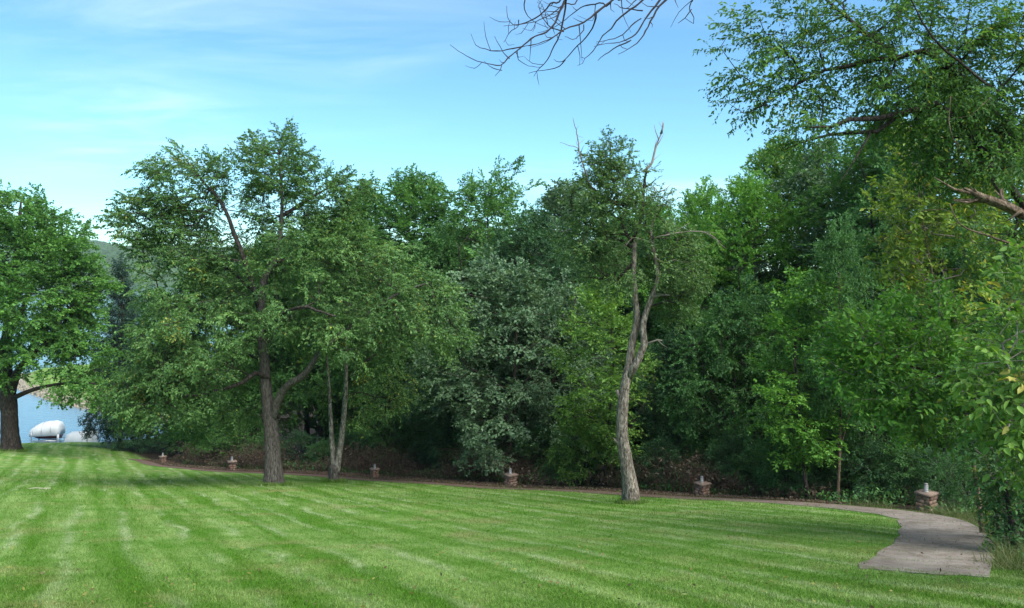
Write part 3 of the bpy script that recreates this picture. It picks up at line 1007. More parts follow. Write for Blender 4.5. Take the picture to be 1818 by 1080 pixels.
def lobeset(seed, Ht, z0, rx, n, k):
    r = np.random.default_rng(seed)
    out = []
    for q in range(k):
        f = (q + 0.5) / k
        z = z0 + (Ht - z0) * (0.1 + 0.84 * f)
        prof = math.sin(math.pi * (0.18 + 0.72 * f)) ** 0.8
        az = q * 2.4 + r.uniform(-0.5, 0.5)
        rad = rx * (0.34 + 0.16 * r.uniform()) * (0.65 + 0.45 * prof)
        d = max(0.0, rx * prof - rad * 0.75)
        out.append(((math.cos(az) * d, math.sin(az) * d, z), (rad, rad, rad * 0.8), int(n / k * (0.7 + 0.5 * prof))))
    out.append(((0, 0, Ht - rx * 0.22), (rx * 0.3, rx * 0.3, rx * 0.3), int(n / k)))
    return out


WS = dict(L=1.0, tw=6, n=116, twigs=False, ll=0.15, lw=0.087, droop=0.2, hang=0.45, yel=0.002)
PROTO = {
    'round': proto(21, 15, lobeset(1, 15, 2.8, 4.6, 560, 20), WS, 0.2),
    'tall': proto(22, 16, lobeset(2, 16, 3.5, 3.2, 420, 18), dict(WS, lift=0.35, hang=0.3), 0.16),
    'open': proto(23, 15, lobeset(3, 15, 4.0, 4.2, 330, 14), dict(WS, L=1.1, ll=0.14), 0.17, forks=3),
    'low': proto(24, 8, lobeset(4, 8, 0.9, 3.4, 380, 18), dict(WS, L=0.85, ll=0.12, lw=0.07), 0.1, forks=3),
    'shrub': proto(25, 3.6, lobeset(5, 3.6, 0.25, 2.0, 190, 12), dict(WS, L=0.6, n=60, ll=0.10, lw=0.055), 0.05, forks=3),
    'column': proto(26, 7.5, lobeset(6, 7.5, 0.8, 1.5, 240, 16), dict(WS, L=0.65, n=66, ll=0.115, lw=0.06, lift=0.3), 0.06, forks=1),
}
PH = {'round': 15, 'tall': 16, 'open': 15, 'low': 8, 'shrub': 3.6, 'column': 7.5}
rz_i = [0]


def wood(kind, px, D, top, leaf, label, wide=1.0, name='wood_tree', cat='tree', group=None, bark=None):
    x = (px - CX) / F * D
    z = H1(x, D) - 0.05
    ztop = EYE - (top - HY) / F * D
    s = (ztop - z) / PH[kind]
    rz_i[0] += 1
    mats = {'crown': LM[leaf]}
    if bark:
        mats['trunk'] = M[bark]
    return put_tree(name, label, cat, (x, D, z), PROTO[kind], group, mats, rz_i[0] * 2.39, (s * wide, s * wide, s))


G1 = 'trees of the wood behind the path'
for a in [
    ('low', 300, 66, 600, 'deep', 'dark bushy tree behind the far end of the path', 1.25),
    ('round', 262, 74, 520, 'deep', 'dark tree between the lakeside tree and the big spreading tree', 0.8),
    ('round', 395, 60, 470, 'green', 'green tree behind the left half of the big spreading tree', 1.1),
    ('tall', 480, 57, 420, 'deep', 'tree hidden behind the big spreading tree trunk', 1.2),
    ('round', 570, 54, 400, 'green', 'rounded tree behind the crown of the slim twin-stemmed tree', 1.0),
    ('tall', 648, 51, 338, 'green', 'narrow treetop in the wood just right of the big tree', 1.0),
    ('tall', 735, 49, 312, 'green', 'pointed feathery treetop left of centre in the wood skyline', 1.2),
    ('open', 862, 48, 312, 'green', 'open-topped tree with sky gaps in the middle of the skyline', 1.0),
    ('round', 790, 46, 420, 'deep', 'dark full tree between the two pointed skyline trees', 0.9),
    ('round', 945, 44, 385, 'dark', 'very dark blue-green tree left of the forked tree', 0.85),
    ('tall', 1010, 50, 335, 'olive', 'greyish treetop behind the left branches of the forked tree', 1.2),
    ('round', 1140, 46, 365, 'green', 'tree directly behind the crown of the forked tree', 0.9),
    ('round', 1245, 41, 345, 'fresh', 'bright green rounded tree right of the forked tree', 0.8),
    ('round', 1335, 36, 330, 'fresh', 'bright green tree with yellowing patches at the right of the skyline', 0.8),
    ('tall', 1385, 40, 258, 'vine', 'tall yellowish treetop at the right end of the open sky', 1.0),
    ('round', 1475, 37, 262, 'olive', 'silvery green tall tree behind the column-shaped sapling', 0.9),
    ('tall', 1565, 33, 225, 'green', 'tall green tree below the overhanging limb', 1.2),
    ('round', 1680, 29, 150, 'deep', 'tall dark tree behind the lantern pier at the bend', 0.8),
]:
    wood(*a, group=G1)
for a in [
    ('low', 905, 38.5, 470, 'olive', 'silvery green small tree in front of the dark wood centre', 1.05),
    ('low', 985, 40, 540, 'olive', 'silvery shrubby tree left of the yellow-green vine column', 0.9),
    ('column', 1068, 32.5, 505, 'vine', 'yellow-green vine-covered column of leaves behind the forked trunk', 1.15),
    ('column', 1440, 25.8, 488, 'fresh', 'column-shaped bright green sapling at the wood edge', 1.2),
    ('low', 1310, 32, 520, 'deep', 'mid-green understorey tree between forked tree and sapling', 0.85),
    ('low', 1215, 35, 600, 'dark', 'dark understorey tree behind the pier right of the forked tree', 0.9),
    ('low', 800, 43, 620, 'dark', 'dark understorey tree in the hollow left of the silvery tree', 0.9),
    ('low', 700, 46, 640, 'deep', 'understorey tree behind the slim twin-stemmed tree', 0.9),
    ('low', 450, 54, 640, 'green', 'leafy understorey tree behind the big grey trunk', 1.0),
    ('low', 1560, 27, 560, 'deep', 'understorey tree left of the lantern pier at the bend', 0.8),
]:
    wood(*a, name='understorey_tree', group='small trees at the wood edge')
wood('open', 1487, 25.2, 400, 'deep', 'thin tan-trunked leaning tree at the wood edge beside the sapling', 0.55, bark='bark_tan', group=G1)
# second and third rows, seen only as dark depth between the first
LMK = [(330, 'the bush by the farthest pier'), (412, 'the pier left of the big trunk'), (487, 'the big grey trunk'), (593, 'the slim twin stems'), (665, 'the pier right of the twin stems'), (735, 'the pointed skyline tree'),
       (800, 'the dark hollow'), (862, 'the open-topped skyline tree'), (930, 'the silvery tree'), (1010, 'the vine column'), (1121, 'the forked trunk'), (1190, 'the dead side branches'), (1247, 'the pier right of the forked tree'), (1335, 'the yellowing bright tree'),
       (1440, 'the sapling'), (1487, 'the thin tan trunk'), (1560, 'the bright leaning branches'), (1645, 'the pier at the bend'), (1720, 'the broken limb')]
used_l = set()


def lab_deep(px, row):
    for _, l in sorted(LMK, key=lambda a: abs(a[0] - px)):
        if (l, row) not in used_l:
            used_l.add((l, row))
            return ('shadowed second-row tree in the wood behind ' if row == 0 else 'deepest back-row tree of the wood behind ') + l


for row, (dd, n) in enumerate([(9, 13), (17, 11)]):
    for q in range(n):
        f = (q + 0.5 + 0.25 * math.sin(q * 3.3 + row)) / n
        ii = int(i0 + f * (len(PATHL) - 1 - i0))
        p = PATHL[ii] + PN[ii] * (dd + 5 + 1.5 * math.sin(q * 1.9))
        px = CX + p[0] / p[1] * F
        top = 480 - (2.0 + 1.2 * math.sin(q * 2.1 + row)) / p[1] * F
        if px < 330:
            continue
        wood(['round', 'tall', 'open'][(q + row) % 3], px, p[1], top, 'deep' if q % 2 else 'dark', lab_deep(px, row), 1.1, group='trees deep inside the wood')

# the far side of the wood, seen only as a leafy mass between the trunks
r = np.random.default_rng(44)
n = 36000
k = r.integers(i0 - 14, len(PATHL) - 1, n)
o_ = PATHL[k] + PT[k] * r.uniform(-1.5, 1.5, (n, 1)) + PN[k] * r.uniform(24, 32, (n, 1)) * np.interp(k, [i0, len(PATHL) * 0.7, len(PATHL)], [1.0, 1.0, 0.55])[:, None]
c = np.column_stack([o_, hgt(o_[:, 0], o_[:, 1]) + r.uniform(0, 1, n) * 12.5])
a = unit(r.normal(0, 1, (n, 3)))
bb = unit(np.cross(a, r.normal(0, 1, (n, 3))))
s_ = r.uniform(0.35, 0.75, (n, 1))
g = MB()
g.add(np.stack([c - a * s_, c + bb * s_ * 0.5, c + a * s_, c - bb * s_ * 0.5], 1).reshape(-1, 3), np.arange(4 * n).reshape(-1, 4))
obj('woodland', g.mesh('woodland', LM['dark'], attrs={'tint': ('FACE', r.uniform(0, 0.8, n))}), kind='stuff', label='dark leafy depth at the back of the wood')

# undergrowth shrubs along the wood edge
G2 = 'shrubs along the wood edge'
sh = [(238, 61, 742, 'dark', 'dark bush at the lakeward end of the wood', 1.3), (330, 61.5, 735, 'deep', 'dark green bush behind the farthest lantern pier', 1.2), (372, 55, 740, 'green', 'green shrub left of the pier beside the big tree', 1.1),
      (430, 51.5, 735, 'green', 'leafy shrub behind the pier beside the big tree', 1.2), (530, 49, 770, 'dark', 'dark shrub between the big trunk and the slim twin stems', 1.2), (620, 47.5, 770, 'dark', 'dark shrub behind the slim twin stems', 1.1),
      (755, 43.5, 775, 'dark', 'dark shrub right of the pier near the twin stems', 1.1), (850, 41, 740, 'deep', 'shrub under the silvery tree', 1.1), (965, 37.5, 760, 'deep', 'shrub right of the pier left of the forked tree', 1.0),
      (1035, 33.6, 740, 'vine', 'yellow-green shrub at the foot of the vine column', 0.9), (1180, 31.5, 780, 'dark', 'dark shrub right of the pale forked trunk', 1.0), (1300, 30, 780, 'dark', 'dark shrub right of the second lantern pier', 1.0),
      (1395, 27.5, 770, 'deep', 'shrub left of the column-shaped sapling', 0.9), (1550, 25.5, 790, 'dark', 'dark shrub right of the thin tan trunk', 1.0), (1600, 25, 780, 'deep', 'shrub behind the lantern pier at the bend', 0.9), (1715, 22, 800, 'deep', 'shrub right of the lantern pier at the bend', 0.8)]
for px, D_, top, lf, lab, wd in sh:
    wood('shrub', px, D_, top, lf, lab, wd, 'shrub', 'shrub', G2)
for px, D_, top, lf, lab, wd in [(395, 53, 775, 'deep', 'low green shrub just left of the pier beside the big trunk', 1.2), (470, 50, 780, 'deep', 'low shrub directly behind the big grey trunk', 1.2), (575, 47.5, 785, 'deep', 'low shrub left of the slim twin stems', 1.2),
        (690, 45, 780, 'deep', 'low shrub behind the pier right of the twin stems', 1.3), (805, 41.5, 790, 'dark', 'low dark shrub midway between the twin stems and silvery tree', 1.3), (880, 39.5, 795, 'deep', 'low shrub just left of the pier under the silvery tree', 1.2),
        (1000, 35, 800, 'deep', 'low shrub left of the vine column foot', 1.2), (1100, 33, 800, 'deep', 'low shrub behind the pale forked trunk', 1.2), (1240, 31.5, 800, 'deep', 'low shrub behind the pier right of the forked tree', 1.2),
        (1345, 29, 800, 'deep', 'low shrub midway between the second pier and sapling', 1.2), (1440, 27, 810, 'dark', 'low dark shrub at the foot of the sapling', 1.2), (1510, 26.5, 800, 'deep', 'low shrub just right of the thin tan trunk', 1.2), (1660, 24.5, 800, 'dark', 'low dark shrub right behind the pier at the bend', 1.2)]:
    wood('shrub', px, D_, top, lf, lab, wd, 'shrub', 'shrub', G2)

# --- dark conifer behind the lakeside tree
D = 62.0
base = np.array([(214 - CX) / F * D, D, 0]); base[2] = H1(base[0], D)
Ht = EYE - (470 - HY) / F * D - base[2]
stems = [([base + [0, 0, -0.3], base + [0, 0, Ht * 0.5], base + [0.1, 0, Ht]], [0.2, 0.12, 0.02])]
lobes = [(base + [0, 0, Ht * f], (2.7 * (1.04 - f) + 0.2, 2.7 * (1.04 - f) + 0.2, Ht * 0.06), int(64 * (1.1 - f)) + 5) for f in np.linspace(0.12, 0.97, 13)]
put_tree('conifer', 'narrow near-black conifer between the lakeside tree and big tree', 'tree', base,
         tree_parts(15, stems, lobes, dict(L=0.95, tw=7, n=120, ll=0.16, lw=0.06, droop=0.3, hang=0.3), M['bark_dark'], M['bark_dark'], LM['spruce'], base, 8))

# --- overhanging near tree at the right edge, trunk just outside the frame
D = 13.0
tb = np.array([9.9, 14.3, 0]); tb[2] = H1(tb[0], tb[1]) - 0.1
J = tb + [-0.1, -0.2, 5.4]
stems = [
    ([tb, tb + [0.05, 0, 1.5], tb + [-0.05, -0.1, 3.4], J, tb + [-0.4, -0.5, 7.4], tb + [-0.9, -0.9, 9.4], tb + [-1.2, -1.0, 11.5]], [0.25, 0.21, 0.19, 0.17, 0.13, 0.08, 0.03]),
    ([J] + PX(D, (1700, 215), (1640, 191), (1596, 207), (1558, 235), (1510, 237), (1475, 240), (1430, 252), (1390, 268)), [0.075, 0.055, 0.048, 0.042, 0.038, 0.032, 0.026, 0.016, 0.006]),
    (PX(D, (1640, 191), (1560, 208, -.3), (1513, 211, -.4), (1481, 222, -.5), (1440, 226, -.6)), [0.05, 0.042, 0.034, 0.025, 0.01]),
    ([tb + [-0.3, -0.4, 6.6]] + PX(D, (1680, 110), (1590, 105), (1504, 118), (1462, 127), (1431, 140), (1383, 165), (1351, 188), (1320, 203), (1290, 187)), [0.06, 0.046, 0.04, 0.032, 0.026, 0.02, 0.014, 0.01, 0.006, 0.004]),
    (PX(D, (1800, 184), (1740, 140, -.8), (1685, 92, -1.2), (1640, 40, -1.4), (1600, -40, -1.4)), [0.026, 0.02, 0.017, 0.013, 0.006]),
    (PX(D, (1590, 105), (1530, 50), (1470, 0), (1420, -50)), [0.04, 0.032, 0.022, 0.01]),
    (PX(D, (1545, 236), (1539, 248, -.2), (1513, 289, -.3), (1469, 337, -.4)), [0.022, 0.018, 0.012, 0.004]),
]
dead = [([P(1884, 424, 14.2)] + PX(11.0, (1835, 398, 1.4), (1800, 379, .3), (1770, 362), (1738, 345), (1710, 331), (1690, 319)), [0.085, 0.082, 0.076, 0.072, 0.066, 0.05, 0.014]),
        (PX(11.0, (1830, 440), (1790, 430), (1745, 415), (1700, 395), (1680, 360)), [0.02, 0.016, 0.013, 0.009, 0.004]),
        (PX(11.5, (1690, 170), (1688, 215), (1698, 250), (1712, 262)), [0.006, 0.008, 0.006, 0.003])]
lobes = LB(D, (1395, 50, 95, 60, 0, .9, 23), (1370, 130, 78, 50, 0, .9, 19), (1340, 180, 46, 26, 0, .5, 7), (1310, 100, 34, 70, 0, .5, 6), (1500, 70, 100, 76, .3, 1.2, 48), (1640, 70, 125, 88, .3, 1.4, 110), (1530, 175, 85, 42, 0, 1, 16), (1450, 170, 60, 34, 0, .7, 12), (1640, 180, 90, 60, .2, 1.1, 70),
           (1770, 140, 110, 130, .2, 1.3, 150), (1720, 270, 100, 62, .2, 1.1, 80), (1460, 232, 78, 24, 0, .6, 14), (1400, 262, 40, 18, 0, .4, 5), (1800, 290, 60, 40, -1.0, .5, 16), (1815, 430, 50, 40, -1.2, .6, 22), (1760, 410, 50, 24, -1.6, .4, 8), (1500, -110, 240, 90, .3, 1.6, 60), (1800, -150, 260, 140, .3, 2, 70))
spec = dict(L=0.62, tw=6, n=60, ll=0.082, lw=0.037, droop=0.35, hang=0.75, near=True, yel=0.012, syel=0.02, bf=0.3)
put_tree('overhanging_tree', 'leafy tree overhanging from the right edge with a broken pale limb', 'tree', tb,
         tree_parts(16, stems, lobes, spec, M['bark_dark'], M['bark_dark'], LM['over'], tb, 12, dead, 0.004, M['bark_tan']))

# --- small trees and bushes at the right, near
def near_tree(seed, name, label, cat, base_px, D, topstem, lobes, leaf, spec, bark='bark_dark', r0=0.05, dead=(), group=None):
    x = (base_px - CX) / F * D
    b_ = np.array([x, D, H1(x, D) - 0.05])
    pts = [b_] + PX(D, *topstem)
    st = [(pts, np.linspace(r0, 0.01, len(pts)))]
    put_tree(name, label, cat, b_, tree_parts(seed, st, LB(D, *lobes), spec, M[bark], M['twig_grey'], LM[leaf], b_, 8, dead, 0.004, M['twig_grey']), group)


near_tree(31, 'small_tree', 'yellow-green small tree below the broken limb at the right', 'tree', 1745, 16.5, [(1720, 760), (1690, 620), (1660, 500), (1640, 380), (1630, 300)],
          [(1640, 370, 70, 60, 0, .9, 42), (1690, 330, 60, 46, 0, .8, 30), (1600, 440, 46, 50, 0, .7, 24), (1720, 430, 80, 70, .3, 1, 54), (1660, 500, 62, 46, 0, .8, 26), (1640, 260, 46, 40, .4, .8, 18), (1770, 340, 60, 80, .4, 1, 36)], 'yellow',
          dict(L=0.6, tw=5, n=46, ll=0.11, lw=0.058, droop=0.15, hang=0.35, near=True, yel=0.02, syel=0.05), 'bark_tan',
          dead=[(PX(16.2, (1650, 560), (1618, 500), (1590, 455), (1560, 415)), [0.02, 0.015, 0.01, 0.004]), (PX(16.2, (1660, 540), (1630, 470), (1622, 400)), [0.016, 0.012, 0.005]),
                (PX(15.8, (1720, 620), (1680, 545), (1664, 480)), [0.018, 0.012, 0.005]), (PX(15.8, (1700, 580), (1640, 560), (1570, 520)), [0.016, 0.011, 0.004])])
near_tree(32, 'small_tree', 'bright fresh green leaning branches reaching over the path bend', 'tree', 1790, 15.0, [(1775, 800), (1740, 720), (1690, 680), (1620, 650), (1550, 640)],
          [(1530, 600, 62, 42, 0, .7, 30), (1490, 640, 44, 40, 0, .5, 16), (1600, 610, 76, 58, 0, .9, 46), (1660, 650, 90, 70, 0, 1, 60), (1580, 690, 84, 40, 0, .8, 34), (1680, 735, 84, 42, 0, .9, 38), (1740, 620, 84, 90, .4, 1.1, 54), (1640, 545, 54, 36, .3, .7, 20), (1760, 740, 60, 70, .3, .9, 30)], 'fresh',
          dict(L=0.62, tw=5, n=46, ll=0.115, lw=0.062, droop=0.2, hang=0.3, near=True, yel=0.006, syel=0.01))
near_tree(33, 'bush', 'large-leaved yellowish bush nearest at the right edge', 'shrub', 1870, 9.6, [(1850, 900), (1830, 780), (1800, 700), (1780, 640)],
          [(1800, 640, 60, 90, 0, .5, 22), (1790, 740, 56, 60, 0, .5, 22), (1770, 690, 50, 40, 0, .4, 12), (1840, 560, 60, 80, 0, .5, 16), (1840, 820, 50, 80, 0, .5, 16), (1815, 500, 40, 50, .2, .4, 9)], 'vine',
          dict(L=0.42, tw=5, n=36, ll=0.105, lw=0.055, droop=0.25, hang=0.5, near=True, yel=0.01, syel=0.02), r0=0.03)
near_tree(34, 'bush', 'shaded tangled bush beside the near right end of the path', 'shrub', 1800, 13.2, [(1795, 930), (1785, 860), (1780, 780)],
          [(1775, 800, 46, 60, .3, .7, 34), (1800, 880, 40, 66, .2, .6, 30), (1765, 870, 26, 52, .3, .4, 16), (1840, 760, 70, 120, .3, .8, 44), (1790, 940, 32, 36, 0, .4, 14)], 'deep',
          dict(L=0.42, tw=5, n=44, ll=0.085, lw=0.045, droop=0.25, hang=0.4, near=True, yel=0.01), r0=0.06)
near_tree(35, 'bush', 'light yellow-green bush low behind the near path edge', 'shrub', 1772, 15.6, [(1770, 900), (1768, 850)],
          [(1765, 850, 16, 40, 0, .3, 14), (1778, 880, 16, 36, 0, .3, 10), (1755, 895, 12, 24, 0, .25, 6)], 'yellow',
          dict(L=0.34, tw=4, n=30, ll=0.08, lw=0.035, droop=0.2, hang=0.4, near=True, yel=0.01), r0=0.03)

# --- bare overhead tree: trunk outside the frame, leafless twigs hanging into the top
def crop(pts):       # traced rows of the hanging twigs
    return [(800 + a / 3.636, b_ / 3.636) for a, b_ in pts]


STR = [
    (7.6, .018, [(760, -150), (725, 0), (700, 60), (670, 140), (620, 205), (545, 235), (470, 300), (380, 380), (330, 425), (240, 410), (110, 355), (0, 275)]),
    (7.4, .016, [(790, -150), (765, 0), (755, 80), (730, 200), (690, 290), (640, 390), (600, 440), (560, 505)]),
    (7.2, .018, [(1170, -120), (1050, 0), (940, 85), (855, 160), (730, 205), (640, 260), (550, 300), (480, 315)]),
    (7.2, .011, [(940, 85), (930, 150), (895, 215), (820, 295), (740, 385), (700, 405), (660, 390)]),
    (7.2, .008, [(740, 385), (700, 430), (620, 455), (500, 470)]),
    (7.7, .012, [(1080, -90), (970, 0), (870, 20), (780, 80), (670, 150), (570, 180)]),
    (7.8, .013, [(740, -120), (640, 0), (560, 80), (440, 130), (380, 140), (340, 90), (330, 20)]),
    (7.8, .007, [(440, 130), (430, 180), (380, 225), (350, 290)]),
    (7.9, .010, [(860, -110), (740, 0), (600, 95), (470, 130), (330, 145)]),
    (7.6, .009, [(470, 300), (400, 315), (300, 330), (220, 322), (150, 290), (120, 220)]),
    (7.6, .006, [(330, 425), (320, 455), (290, 490)]),
    (7.5, .006, [(430, 330), (440, 390), (500, 430), (580, 440)]),
    (7.6, .006, [(380, 380), (340, 340), (300, 270), (285, 235)]),
    (7.6, .006, [(330, 455), (270, 440), (210, 400)]),
    (7.0, .016, [(1370, -150), (1275, 0), (1230, 70), (1150, 130), (1080, 185), (1050, 235), (990, 285), (970, 325), (930, 385), (875, 430), (850, 420)]),
    (6.9, .016, [(1440, -140), (1350, 0), (1290, 90), (1225, 190), (1165, 260), (1090, 295), (1010, 305), (920, 325)]),
    (6.9, .009, [(1165, 260), (1080, 310), (1000, 370), (955, 405)]),
    (6.8, .017, [(1520, -150), (1420, 0), (1340, 90), (1290, 200), (1250, 280), (1190, 330), (1110, 380)]),
    (7.0, .009, [(1320, -80), (1250, 0), (1160, 70), (1130, 110), (1085, 95)]),
    (7.0, .008, [(1240, 70), (1120, 60), (1060, 35)]),
    (6.8, .008, [(1600, -120), (1570, 0), (1555, 60), (1580, 110), (1575, 150), (1520, 120)]),
    (6.8, .007, [(1555, 60), (1510, 120), (1470, 150)]),
    (6.9, .009, [(1230, 120), (1160, 165), (1100, 230), (1010, 262), (920, 280)]),
    (7.5, .008, [(730, 205), (620, 170), (560, 60), (600, -30)]),
    (7.4, .008, [(860, 160), (850, 210), (800, 260), (730, 240)]),
    (7.6, .008, [(480, 0), (475, 60), (520, 130), (640, 190)]),
]
tb = np.array([7.6, 4.2, 0]); tb[2] = H1(7.6, 4.2) - 0.1
JL = P(1150, -330, 7.4)
JR = P(1290, -330, 7.0)
r_ = np.random.default_rng(5)
tm, dm = MB(), MB()
p, ra = resample([tb, tb + [0, 0, 2.5], tb + [-0.2, 0.1, 5.0], tb + [-0.4, 0.3, 7.5], tb + [-0.3, 0.4, 10]], [0.27, 0.22, 0.19, 0.15, 0.05], 0.3)
tube(tm, p, ra, 14, 0.05, flare=True)
lm0 = tb + [-0.3, 0.2, 6.2]
p, ra = resample([lm0, lm0 * 0.55 + JR * 0.45 + [0, 0, 0.9], JR + [0.2, 0, 0.3], JL + [0, 0, 0.1], P(960, -280, 7.6)], [0.12, 0.085, 0.06, 0.045, 0.02], 0.25)
tube(tm, p, ra, 8, 0.05)
limb = p
for Dp, r0, pts in STR:
    q = np.array([P(a, b_, Dp) for a, b_ in crop(pts)])
    q[:, 1] += np.linspace(0, r_.normal(0, 0.35), len(q))
    q[:, 0] *= q[:, 1] / Dp
    q[:, 2] = EYE + (q[:, 2] - EYE) * q[:, 1] / Dp
    if pts[0][1] < -20:
        near_i = np.argmin(np.linalg.norm(limb - (q[0] + [0.5, 0, 0.8]), axis=1))
        q = np.vstack([limb[near_i], q])
    p, ra = resample(q, np.linspace(r0 * 0.78, 0.0022, len(q)), 0.05)
    p[2:] += np.cumsum(r_.normal(0, 0.0034, p[2:].shape), 0)
    tube(dm, p, ra * (1 + 0.25 * r_.uniform(-1, 1, len(ra)) * (r_.uniform(0, 1, len(ra)) < 0.25)), 5)
    T = unit(np.gradient(p, axis=0))
    for s in range(4, len(p) - 1):
        if r_.uniform() < 0.17:
            sg = r_.choice([-1, 1])
            perp = np.array([-T[s][2], 0, T[s][0]]) * sg
            l = r_.uniform(0.06, 0.42) * (1 if r_.uniform() < 0.5 else 0.5)
            d1 = unit(T[s] * 0.5 + perp * 0.8 + r_.normal(0, 0.25, 3))
            d2 = unit(d1 + np.array([0, 0, 0.5]) + r_.normal(0, 0.25, 3))
            tw = np.array([p[s], p[s] + d1 * l * 0.5, p[s] + d1 * l * 0.5 + d2 * l * 0.5])
            tw, tr = resample(tw, [min(ra[s] * 0.7, 0.005), 0.003, 0.0014], 0.06)
            tube(dm, tw, tr, 4, cap=False)
put_tree('bare_tree', 'leafless tree whose bare dark twigs hang into the sky at the top', 'tree', tb,
         {'trunk': tm.mesh('trunk', M['bark_dark'], True, off=tb), 'bare_twigs': dm.mesh('bare_twigs', M['twig_dark'], True, off=tb)})

# ------------------------------------------------------------------ brush and undergrowth (uncountable)
r = np.random.default_rng(77)
n = 5200
k = r.integers(i0 + 2, len(PATHL) - 1, n)
o_ = PATHL[k] + PT[k] * r.uniform(-0.3, 0.3, (n, 1)) + PN[k] * (PW[k][:, None] / 2 + bw[k][:, None] * 0.9 + r.uniform(0, 1, (n, 1)) ** 1.4 * 3.2)
pd = np.hypot(o_[:, None, 0] - pier_xy[None, :, 0], o_[:, None, 1] - pier_xy[None, :, 1]).min(1)
front = pd < 0.8
o_ = o_[~front]; k = k[~front]; n = len(o_)
b0 = np.column_stack([o_, hgt(o_[:, 0], o_[:, 1])])
hh = r.uniform(0.35, 1.5, n) * (0.7 + 0.5 * np.sin(k * 0.35))
d = r.normal(0, 0.55, (n, 2))
p1 = b0 + np.column_stack([d * 0.35 * hh[:, None], hh * 0.6])
p2 = b0 + np.column_stack([d * 0.9 * hh[:, None], hh * 0.95])
p3 = b0 + np.column_stack([d * 1.5 * hh[:, None], hh * r.uniform(0.55, 1.0, n)])
bm = MB()
segs(bm, b0, p1, 0.007, 0.006, 3)
segs(bm, p1, p2, 0.006, 0.004, 3)
segs(bm, p2, p3, 0.004, 0.002, 3)
obj('brush', bm.mesh('brush', M['cane'], False), kind='stuff', label='brown tangle of dead canes under the wood edge')
# withered leaves on the canes
m_ = 26000
i_ = r.integers(0, n, m_)
tt = r.uniform(0, 1, (m_, 1))
c = np.where(r.uniform(0, 1, (m_, 1)) < 0.5, p1[i_] * (1 - tt) + p2[i_] * tt, p2[i_] * (1 - tt) + p3[i_] * tt) + r.normal(0, 0.06, (m_, 3))
a = unit(r.normal(0, 1, (m_, 3)))
bb = unit(np.cross(a, r.normal(0, 1, (m_, 3))))
s_ = r.uniform(0.03, 0.075, (m_, 1))
V = np.stack([c - a * s_, c + bb * s_ * 0.5, c + a * s_, c - bb * s_ * 0.5], 1).reshape(-1, 3)
g = MB()
g.add(V, np.arange(len(V)).reshape(-1, 4))
obj('undergrowth', g.mesh('undergrowth', LM['dead'], attrs={'tint': ('FACE', r.uniform(0, 0.8, m_))}), kind='stuff', label='withered brown leaves in the brush behind the path')

# low green ground cover on the wood floor and weeds beside the near path
n = 26000
k = r.integers(4, len(PATHL) - 1, n)
o_ = PATHL[k] + PT[k] * r.uniform(-0.3, 0.3, (n, 1)) + PN[k] * (PW[k][:, None] / 2 + np.where(k[:, None] > i0, bw[k][:, None] * 0.95, 0.35) + r.uniform(0, 1, (n, 1)) ** 1.5 * 6)
pd = np.hypot(o_[:, None, 0] - pier_xy[None, :, 0], o_[:, None, 1] - pier_xy[None, :, 1]).min(1)
o_ = o_[pd > 0.8]; n = len(o_)
gl = np.sin(o_[:, 0] * 1.3) * np.sin(o_[:, 1] * 1.1 + 1)
b0 = np.column_stack([o_, hgt(o_[:, 0], o_[:, 1])])
c = b0 + np.column_stack([r.normal(0, 0.05, (n, 2)), r.uniform(0.03, 0.5, n) * (0.65 + 0.5 * gl)])
a = unit(r.normal(0, 1, (n, 3)) + [0, 0, 0.2])
bb = unit(np.cross(a, unit(r.normal(0, 0.5, (n, 3)) + [0, 0, 1])))
s_ = r.uniform(0.03, 0.08, (n, 1))
V = np.stack([c - a * s_, c + bb * s_ * 0.45, c + a * s_, c - bb * s_ * 0.45], 1).reshape(-1, 3)
g = MB()
g.add(V, np.arange(len(V)).reshape(-1, 4))
obj('ground_cover', g.mesh('ground_cover', LM['deep'], attrs={'tint': ('FACE', r.uniform(0, 0.9, n))}), kind='stuff', label='low leafy ground cover on the wood floor')

# ------------------------------------------------------------------ grass
def grass_mat(name, tint):
    m, t, b = newmat(name)
    setp(b, 0.6, 0.2)
    pos = N(t, 'ShaderNodeNewGeometry').outputs['Position']
    col = lawn_nodes(t, pos)
    at = N(t, 'ShaderNodeAttribute', attribute_name='tint').outputs['Fac']
    col = mixc(t, 1.0, col, ramp(t, at, [(0.0, (0.62, 0.66, 0.5)), (0.45, (1.0, 1.02, 0.9)), (0.9, (1.35, 1.35, 1.25)), (1.0, (2.0, 1.8, 1.7))]), 'MULTIPLY')
    t.links.new(col, b.inputs['Base Color'])
    tr = N(t, 'ShaderNodeBsdfTranslucent')
    t.links.new(col, tr.inputs['Color'])
    mx = N(t, 'ShaderNodeMixShader')
    mx.inputs[0].default_value = 0.3
    t.links.new(b.outputs[0], mx.inputs[1])
    t.links.new(tr.outputs[0], mx.inputs[2])
    t.links.new(mx.outputs[0], t.nodes['Material Output'].inputs['Surface'])
    return m


